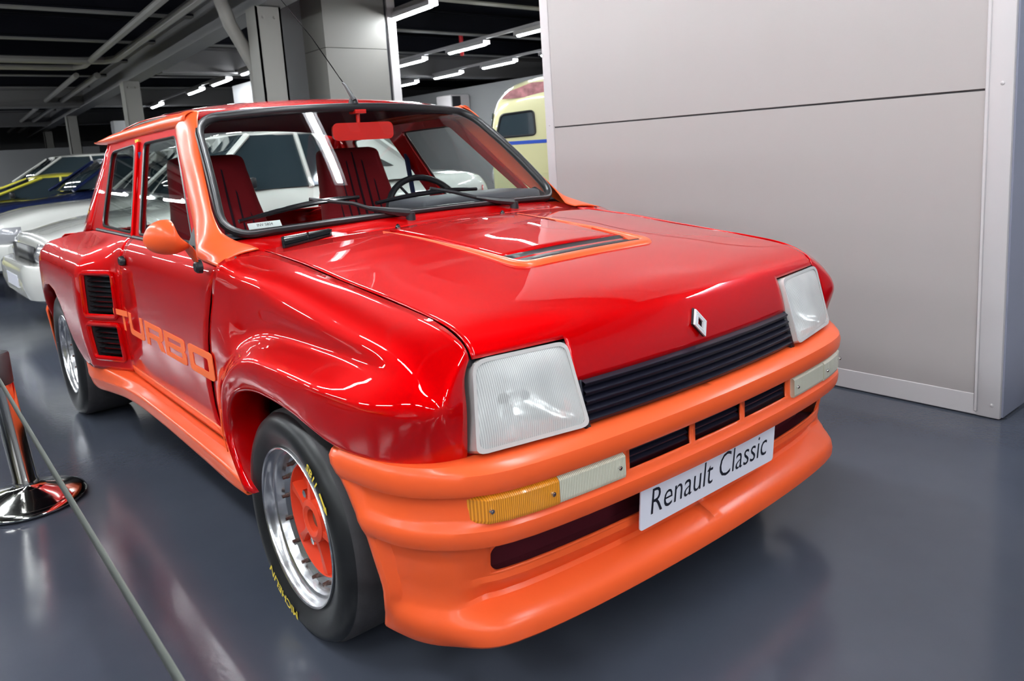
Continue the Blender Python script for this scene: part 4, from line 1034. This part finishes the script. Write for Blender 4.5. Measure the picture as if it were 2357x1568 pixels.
# strip lamps on rails
rows = [('A', 3.25, 5.70), ('B', 5.50, 6.14), ('C', 7.35, 9.60), ('D', .62, 1.30), ('E', -1.75, .55), ('F', -4.1, 1.2), ('G', .05, -.9)]  # rows E and F run on unseen, lengthened to fill the left with light
dr = Vector((.055, 1, 0)).normalized()
lamp0 = None
def strip_lamp(xb, y, label, group):
    global lamp0
    p = Vector((skew(xb, y), y, ZL)); e = p+dr*1.0
    if lamp0 is None:
        L = empty('strip_lamp', (0, 0, 0), label=label, cat='lamp', group=group)
        bm = NB(); tube(bm, [Vector((0, 0, 0)), dr*.02, dr*.98, dr*1.0], [.020, .027, .027, .020], 10); finish('tube', bm, LIGHT, L)
        bm = NB(); Rz = Matrix.Rotation(-.055, 3, 'Z')
        for px_, pz_, w_, h_ in ((0, .046, .12, .012), (-.056, .018, .006, .05), (.056, .018, .006, .05)): box(bm, dr*.5+Rz @ Vector((px_, 0, pz_)), (w_, 1.04, h_), Rz)  # trough sides shaped to keep the tube's light off the ceiling
        bmesh.ops.remove_doubles(bm, verts=bm.verts[:], dist=.001); finish('tube_holder', bm, HOUS, L, smooth=False)
        L.location = p; lamp0 = L; return L
    c = lamp0.copy(); COL.objects.link(c); c.location = p; c['label'] = label; c['group'] = group
    for ch in [q for q in lamp0.children]:
        d = ch.copy(); d.parent = c; COL.objects.link(d)
    return c
place = {'A': 'rail left of the clad column', 'B': 'rail right of the clad column', 'C': 'lower rail right of the clad column', 'D': 'rail above the show car', 'E': 'rail above the rope post', 'F': 'rail over the left aisle', 'G': 'unseen rail added behind the viewer', 'G': 'unseen rail added behind the viewer'}  # row G is added out of view to light the car's front
for rn, xb, ys in rows:
    n = {'A': 13, 'B': 8, 'C': 6, 'D': 7, 'E': 20, 'F': 19, 'G': 4}[rn]; st = ys-(1.76*4 if rn == 'D' else 1.76*4 if rn in 'AB' else 1.76*5 if rn in 'DEFG' else 1.76*3)
    names = ['first', 'second', 'third', 'fourth', 'fifth', 'sixth', 'seventh', 'eighth', 'ninth', 'tenth', 'eleventh', 'twelfth', 'thirteenth', 'fourteenth', 'fifteenth', 'sixteenth', 'seventeenth', 'eighteenth', 'nineteenth', 'twentieth']
    for k in [q for q in range(n) if rn != 'A' or not (16 < st+1.76*q < 17.5 or st+1.76*q > 18.5)]: strip_lamp(xb, st+1.76*k, names[k]+' strip lamp from the near end, '+place[rn], 'strip lamps, row '+place[rn])
    a = Vector((skew(xb, st), st, ZL+.063)); b = Vector((skew(xb, st+1.76*n), st+1.76*n, ZL+.063))
    bm = NB(); vs0 = beam('lamp_rail', a, b, .05, .04, HOUS); vs0['label'] = 'grey lamp-carrying '+place[rn]; vs0['category'] = 'rail'; del vs0['kind']
for x, y, z, h in ((5.95, 6.95, 2.70, .60), (6.6, 9.9, 2.72, .58)):
    bm = NB(); lathe(bm, [(.001, z-.02), (.03, z-.01), (.035, z), (.035, z+h), (.001, z+h)], (x, y, 0), 'z', 12)
    finish('red_pendant', bm, mat('red_pendant', (.75, .01, .02), .4), label=('red tube pendant nearer the white partition' if y < 8 else 'red tube pendant under the blue-lit beam'), cat='pendant')

# small air unit on the back wall
AC = empty('air_unit', (9.2, 13.9, 1.9), label='small white air unit box on the far wall, right of the clad column', cat='air unit')
bm = NB(); box2(bm, (8.9, 13.6, 2.02), (9.44, 14.2, 2.38)); bevel(bm, .03, 2); finish('casing', bm, TRIM, AC)
bm = NB(); box2(bm, (8.93, 13.57, 2.06), (9.15, 13.6, 2.34)); finish('fan_grille', bm, BLACK, AC, smooth=False)

# ------------------------------------------------------------------ rope post
ST = empty('rope_post', (-1.15, 2.05, 0), label='polished steel rope post with domed foot at the left edge', cat='post')
px, py = -1.165, 2.06
bm = NB(); lathe(bm, [(.001, .004), (.165, .004), (.178, .008), (.180, .014), (.176, .022), (.160, .030), (.11, .042), (.06, .060), (.042, .070), (.040, .075)], (px, py, 0), 'z', 64); finish('foot', bm, STEEL, ST, angle=40)
bm = NB(); lathe(bm, [(.040, .07), (.040, .09), (.037, .095), (.037, .50), (.001, .50)], (px, py, 0), 'z', 40)
for v in bm.verts: v.co.x -= (v.co.z-.07)*.06
finish('pole', bm, STEEL, ST, angle=40)
bm = NB(); lathe(bm, [(.038, .44), (.043, .445), (.044, .545), (.040, .552), (.001, .555)], (px-.027, py, 0), 'z', 32); finish('belt_head', bm, mat('dark_belt_head', (.05, .05, .055), .35), ST, angle=40)
bm = NB(); a = Vector((px-.045, py-.05, .525)); b = Vector((-1.215, -.75, .52)); n = 14
V = np.array([[tuple(a*(1-t)+b*t+Vector((0, 0, dz-.004*math.sin(PI*t)))) for t in np.linspace(0, 1, n)] for dz in (-.015, .015)])
add_grid(bm, V); finish('rope_belt', bm, BELT, solid=.002, label='grey webbing belt stretched from the rope post towards the viewer', cat='belt')

# =================================================================== parked cars
CG = mat('dark_car_glass', (.03, .045, .055), .05, coat=1.0)
CG2 = glass_mat('pale_car_glass', (.55, .62, .60), 1.5)
def parked(name, label, cat, loc, rz, paint, L=4.1, Wd=1.65, hood=.82, nose=.70, belt=.93, roof=1.38, wb=1.25, rf=1.85, rr=3.15, rb=3.85, group=None, tail=None, low=.22, white=True, parts=True, vents=False):
    """local frame: nose at x=0 looking to -x, tail at x=L, centre line y=0"""
    R = empty(name, loc, rz, label=label, cat=cat, group=group); h = Wd/2; tail = tail or belt
    K = dict(parent=R, world=False)
    st = [(0.0, nose-.10, .78), (.04, nose-.02, .86), (.12, nose, .92), (.45, (nose+hood)/2+.015, .96), (wb-.1, hood, .985), (wb+.35, belt, 1.0), (L*.6, belt, 1.0), (rb, belt-.01, .98), (L-.12, tail-.03, .95), (L-.03, tail-.12, .90), (L, tail-.25, .84)]
    V = []
    for x, zt, w in st:
        w *= h; zl = low+(.05 if x < .2 or x > L-.2 else 0)
        V.append([(x, -w*.96, zl), (x, -w*1.0, zl+.16), (x, -w*1.01, .50), (x, -w, zt-.20), (x, -w*.97, zt-.10), (x, -w*.91, zt-.035), (x, -w*.80, zt-.005), (x, -w*.4, zt+.012), (x, 0, zt+.018), (x, w*.4, zt+.012), (x, w*.80, zt-.005), (x, w*.91, zt-.035), (x, w*.97, zt-.10), (x, w, zt-.20), (x, w*1.01, .50), (x, w, zl+.16), (x, w*.96, zl)])
    V = refine(refine(np.array(V), 3, 0), 2, 1); bm = NB(); g = add_grid(bm, V)
    bm.faces.new([g[0][j] for j in range(len(g[0]))][::-1]); bm.faces.new(g[-1])
    # wheel arches are dark discs proud of the flank
    finish('body', bm, paint, angle=45, **K)
    # cabin: pillars and roof
    def P(x, z, side):
        t = (z-belt)/(roof-belt); return Vector((x, side*h*(.93-.16*t), z))
    bm = NB(); rs = []
    for x, dz, ww in ((rf-.02, -.03, .70), (rf+.12, 0, .76), ((rf+rr)/2, .018, .78), (rr-.1, 0, .76), (rr+.03, -.035, .71)):
        rs.append([(x+.06*abs(q) if x < rf+.2 else x, q*ww*h, roof+dz-.03*q**2-.015*q**8) for q in (-1, -.9, -.7, -.35, 0, .35, .7, .9, 1)])
    add_grid(bm, refine(refine(np.array(rs), 3, 0), 2, 1)); finish('roof', bm, paint, solid=.03, **K)
    for side in (-1, 1):
        for a, b, w in (((wb+.02, belt-.02), (rf+.05, roof-.03), .035), ((rb-.0, belt-.02), (rr, roof-.03), .055), (((wb+rb)/2-.1, belt-.02), ((rf+rr)/2-.1, roof-.03), .03)):
            bm = NB(); tube(bm, [P(a[0], a[1], side), P(b[0], b[1], side)], w, 6, squash=.6); finish('pillar', bm, paint, **K)
        bm = NB(); V = np.array([[P(wb+.05, belt-.01, side), P(rb-.03, belt-.01, side)], [P(rf+.04, roof-.035, side), P(rr, roof-.035, side)]]); V[..., 1] *= .985; add_grid(bm, V)
        finish('side_window', bm, CG, solid=.004, smooth=False, **K)
        if vents:
            xa, xb = rr-.55, rr-.42
            bm = NB(); V = np.array([[P(xa+.35, belt-.02, side), P(rb-.02, belt-.02, side)], [P(xb-.1, roof-.03, side), P(rr, roof-.03, side)]]); V[..., 1] += side*.012; add_grid(bm, V); finish('rear_side_panel', bm, paint, solid=.01, smooth=False, **K)
            for q in (0, .20):
                bm = NB(); V = np.array([[P(xa+.42+q, belt+.10, side), P(xa+.54+q, belt+.10, side)], [P(xb-.02+q, roof-.14, side), P(xb+.04+q, roof-.14, side)]]); V[..., 1] += side*.022; add_grid(bm, V); finish('pillar_vent', bm, BLACK, solid=.006, smooth=False, **K)
        bm = NB(); box(bm, P(wb+.42, belt+.05, side)+Vector((0, side*.09, 0)), (.06, .16, .09)); bevel(bm, .02, 2); finish('door_mirror', bm, BLACK, **K)
        for wx in (.72, L-.78):
            bm = NB(); y = side*(h*1.0-.03); lathe(bm, [(.001, .012*side), (.17, .012*side), (.185, .02*side)], (wx, y+side*.01, .29), 'y', 24); WW = finish('wheel', bm, ALU, **K)
            bm = NB(); lathe(bm, [(.185, .02*side), (.24, .03*side), (.285, .012*side), (.29, -.05*side), (.29, -.18*side)], (wx, y+side*.01, .29), 'y', 28); q = finish('tyre', bm, TYRE, WW, world=False)
            bm = NB(); lathe(bm, [(.30, .048*side), (.345, .05*side), (.35, .035*side)], (wx, y-side*.005, .30), 'y', 28, a0=0, a1=PI); finish('wheel_arch', bm, paint, **K)
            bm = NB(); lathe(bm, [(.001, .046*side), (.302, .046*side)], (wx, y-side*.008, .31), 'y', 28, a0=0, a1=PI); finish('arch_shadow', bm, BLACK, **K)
        bm = NB(); V = np.array([[(-.005 if z < nose-.1 else .03, side*h*.50, z), (.005 if z < nose-.1 else .04, side*h*.72, z), (.06, side*h*.875, z), (.24, side*h*.955, z)] for z in (nose-.21, nose-.13, nose-.055)]); V[..., 0] -= .012; V[..., 1] *= 1.012
        add_grid(bm, refine(V, 3, 1)); finish('headlight', bm, CHROMEL, solid=.01, **K)
        bm = NB(); V = np.array([[(L+.01-(z-.5)*.05, side*h*.60, z), (L-.02, side*h*.80, z), (L-.16, side*h*.965, z)] for z in (tail-.27, tail-.15)]); add_grid(bm, V); finish('tail_light', bm, TAILR, solid=.01, **K)
    for nm, a, b in (('windshield', (wb, belt-.015), (rf, roof-.025)), ('rear_window', (rb+.02, belt-.015), (rr+.03, roof-.03))):
        bm = NB(); V = np.array([[(a[0]+.10*(q*q), q*h*.88, a[1]), (b[0]+.05*q*q, q*h*.73, b[1])] if nm == 'windshield' else [(a[0]-.06*(q*q), q*h*.88, a[1]), (b[0], q*h*.73, b[1])] for q in np.linspace(-1, 1, 9)]); add_grid(bm, V); finish(nm, bm, CG, solid=.004, **K)
    # bumpers
    for nm, xs in (('front_bumper', (-.09, .5)), ('rear_bumper', (L+.08, L-.5))):
        sg = 1 if nm[0] == 'f' else -1; V = []
        for d, z in ((.06, .27), (0, .30), (-.02, .38), (-.02, .50), (.0, .53), (.06, .54)):
            V.append([(xs[0]+sg*(d+(.0 if abs(q) < .6 else (abs(q)-.6)**2*1.3)), q*h*(1.0 if abs(q) < 1 else 1), z) for q in np.linspace(-1, 1, 17)])
            V[-1] = [(xs[1], -h*1.02+d*.3, z)]+V[-1]+[(xs[1], h*1.02-d*.3, z)]
        bm = NB(); add_grid(bm, np.array(V)); finish(nm, bm, paint if white else BLACK, solid=.01, **K)
    bm = NB(); V = np.array([[(-.004-.012, y, z) for y in np.linspace(-h*.49, h*.49, 5)] for z in (nose-.20, nose-.07)]); add_grid(bm, V); GG = finish('grille', bm, BLACK, solid=.02, **K)
    bm = NB(); box2(bm, (-.118, -.24, .36), (-.108, .24, .45)); finish('number_plate', bm, WHITEP, smooth=False, **K)
    bm = NB(); box2(bm, (.3, -h*.8, .17), (L-.3, h*.8, low+.10)); finish('underside', bm, BLACK, smooth=False, **K)
    return R
CHROMEL = mat('headlight_silver', (.40, .40, .43), .25, .2, 1.0)
TAILR = mat('tail_lamp_red', (.35, .01, .01), .2, coat=1)
PW = mat('white_car_paint', (.72, .72, .69), .25, 0, 1.0, .04)
PW2 = mat('off_white_car_paint', (.66, .66, .63), .3, 0, 1.0, .05)
PY = mat('yellow_car_paint', (.62, .56, .06), .3, 0, 1.0, .04)
PB = mat('dark_blue_car_paint', (.012, .02, .075), .25, .2, 1.0, .03)
PC_ = mat('cream_van_paint', (.60, .57, .31), .35, 0, .8, .06)
PBL = mat('royal_blue_stripe', (.01, .06, .40), .4)
parked('white_hatchback', 'white hatchback with blunt headlights parked directly behind the show car', 'car', (-.64, 5.62, 0), .02, PW, nose=.72, hood=.82, wb=.98, rf=1.45, rr=2.55, rb=3.10, L=3.85, vents=True)
bm = NB()
parked('white_saloon', 'white car behind the white hatchback, only its long bonnet in view', 'car', (-.70, 8.15, 0), .02, PW2, hood=.86, nose=.74, belt=.95, roof=1.36, wb=1.4)
parked('blue_saloon', 'dark blue car with glossy bonnet behind the white cars at left', 'car', (-.9, 10.6, 0), .02, PB, hood=.86, nose=.70, belt=.95, roof=1.33, wb=1.3)
parked('yellow_saloon', 'yellow car with arched roof rail at the far left', 'car', (-2.0, 12.9, 0), .02, PY, hood=.74, nose=.62, belt=.84, roof=1.14, wb=1.6, rf=2.4, rr=3.2, rb=3.9)
parked('pale_van', 'tall pale car with red lamps at the far left behind the yellow car', 'car', (-.6, 16.4, 0), .02, PW2, L=4.6, hood=1.0, nose=.9, belt=1.08, roof=1.50, Wd=1.8)
# cream van beyond the partition's far end
def van():
    R = empty('cream_van', (4.65, 6.69, 0), math.radians(-40), label='cream camper van with blue waist stripe, half hidden by the white partition', cat='van'); K = dict(parent=R, world=False)
    h = .90; L = 4.2; V = []
    prof = [(0.0, .30, 1.25), (.015, .28, 1.40), (.045, .27, 1.54), (.10, .27, 1.65), (.18, .27, 1.735), (.31, .27, 1.82), (.585, .27, 1.89), (1.0, .27, 1.93), (2.5, .27, 1.96), (3.9, .27, 1.94), (4.15, .27, 1.85), (4.2, .3, 1.7)]
    for x, zl, zt in prof:
        w = h*(.96 if x == 0 else .99 if x < .03 else 1)
        V.append([(x, -w, zl), (x, -w, min(.9, zt*.6)), (x, -w, zt*.75), (x, -w*.95, zt-.12), (x, -w*.8, zt-.02), (x, 0, zt+.03), (x, w*.8, zt-.02), (x, w*.95, zt-.12), (x, w, zt*.75), (x, w, min(.9, zt*.6)), (x, w, zl)])
    bm = NB(); g = add_grid(bm, refine(refine(np.array(V), 2, 0), 3, 1)); bm.faces.new(g[0][::-1]); bm.faces.new(g[-1]); finish('body', bm, PC_, angle=45, **K)
    for side in (-1, 1):
        y = side*(h+.006)
        bm = NB(); ngon_plate(bm, [round_poly([(.055, 1.235), (.51, 1.245), (.50, 1.515), (.13, 1.49)], .045)], lambda a, b: (a, y, b), lambda a, b: (a, y-side*.012, b)); wn = finish('side_window', bm, CG, smooth=False, **K)
        bm = NB(); tube(bm, [(a, y, b) for a, b in round_poly([(.055, 1.235), (.51, 1.245), (.50, 1.515), (.13, 1.49)], .045)], .014, 6, closed=True); finish('window_rubber', bm, RUBBER, wn, world=False)
        bm = NB(); box2(bm, (.06, min(y, y-side*.012), 1.145), (L-.05, max(y, y-side*.012), 1.185)); finish('stripe', bm, PBL, smooth=False, **K)
        bm = NB(); box2(bm, (.15, min(y, y-side*.012), .30), (L-.1, max(y, y-side*.012), .46)); finish('stripe', bm, PBL, smooth=False, **K)
        bm = NB(); ngon_plate(bm, [round_poly([(.14, 1.665), (2.4, 1.70), (2.4, 1.86), (.50, 1.83), (.22, 1.74)], .02)], lambda a, b: (a, y*.965, b), lambda a, b: (a, y*.965-side*.012, b)); finish('sign_panel', bm, mat('faded_sign', (.38, .16, .17), .7, noise=(14, .4)), smooth=False, **K)
        bm = NB(); box2(bm, (1.06, min(y, y-side*.02), .98), (1.20, max(y, y-side*.02), 1.01)); finish('door_handle', bm, CHROME, **K)
        bm = NB(); box2(bm, (.30, min(y, y-side*.008), .80), (1.05, max(y, y-side*.008), .81)); finish('swage_line', bm, PC_, smooth=False, **K)
        for wx in (.75, 3.4):
            bm = NB(); lathe(bm, [(.001, .0), (.17, .0), (.19, .015*side), (.26, .03*side), (.31, .01*side), (.31, -.16*side)], (wx, y, .31), 'y', 24); finish('wheel', bm, TYRE, **K)
        bm = NB(); lathe(bm, [(.001, -.03), (.06, -.025), (.09, -.01), (.10, .02)], (-.01, side*.62, .78), 'x', 20); finish('headlight', bm, CHROMEL, **K)
    bm = NB(); V = np.array([[(.010, y, 1.24), (.05, y*.96, 1.52)] for y in np.linspace(-.82, .82, 7)]); V[..., 0] -= .02; add_grid(bm, V); finish('windshield', bm, CG, solid=.01, **K)
    bm = NB(); box2(bm, (-.12, -.85, .40), (.02, .85, .52)); bevel(bm, .03, 2); finish('front_bumper', bm, TRIM, **K)
van()

for i, (y, pm, cn, lab) in enumerate(((-.6, PW2, 'white', 'white car across the left aisle, nearest the viewer'), (2.2, PY, 'yellow', 'yellow car across the left aisle, level with the door'), (5.0, PW, 'white', 'white car across the left aisle beyond the yellow one'))):
    parked(cn+'_coupe', lab, 'car', (-3.6-.1*i, y, 0), PI, pm)

# low blue car whose rounded corner just enters the frame at the lower right
BC = empty('blue_roadster', (.8, -1.5, 0), label='dark blue car with red corner lamp, a sliver at the lower right edge', cat='car')
bm = NB(); box2(bm, (-.13, -2.25, .12), (2.7, -.70, .30)); bevel(bm, .10, 5); finish('lower_body', bm, PB, BC, angle=50)
bm = NB(); box2(bm, (-.10, -2.22, .29), (2.66, -.73, .50)); bevel(bm, .08, 5); finish('upper_body', bm, PB, BC, angle=50)
bm = NB(); box2(bm, (-.145, -.98, .31), (-.02, -.685, .46)); bevel(bm, .035, 4); LMP = finish('corner_lamp', bm, TAILR, BC, angle=50, label='red corner lamp')
for z in (.32, .45):
    bm = NB(); box2(bm, (-.152, -.96, z-.010), (-.03, -.679, z+.010)); bevel(bm, .009, 2); finish('lamp_trim', bm, mat('brass_trim', (.75, .55, .15), .25, .8) if z < .4 else bpy.data.materials['brass_trim'], LMP)
for x in (.5, 2.1):
    for y, s in ((-.74, 1), (-2.21, -1)):
        bm = NB(); lathe(bm, [(.001, .0), (.16, .0), (.18, .012*s), (.25, .02*s), (.27, -.01*s), (.27, -.16*s)], (x, y, .27), 'y', 28); finish('wheel', bm, TYRE, BC)
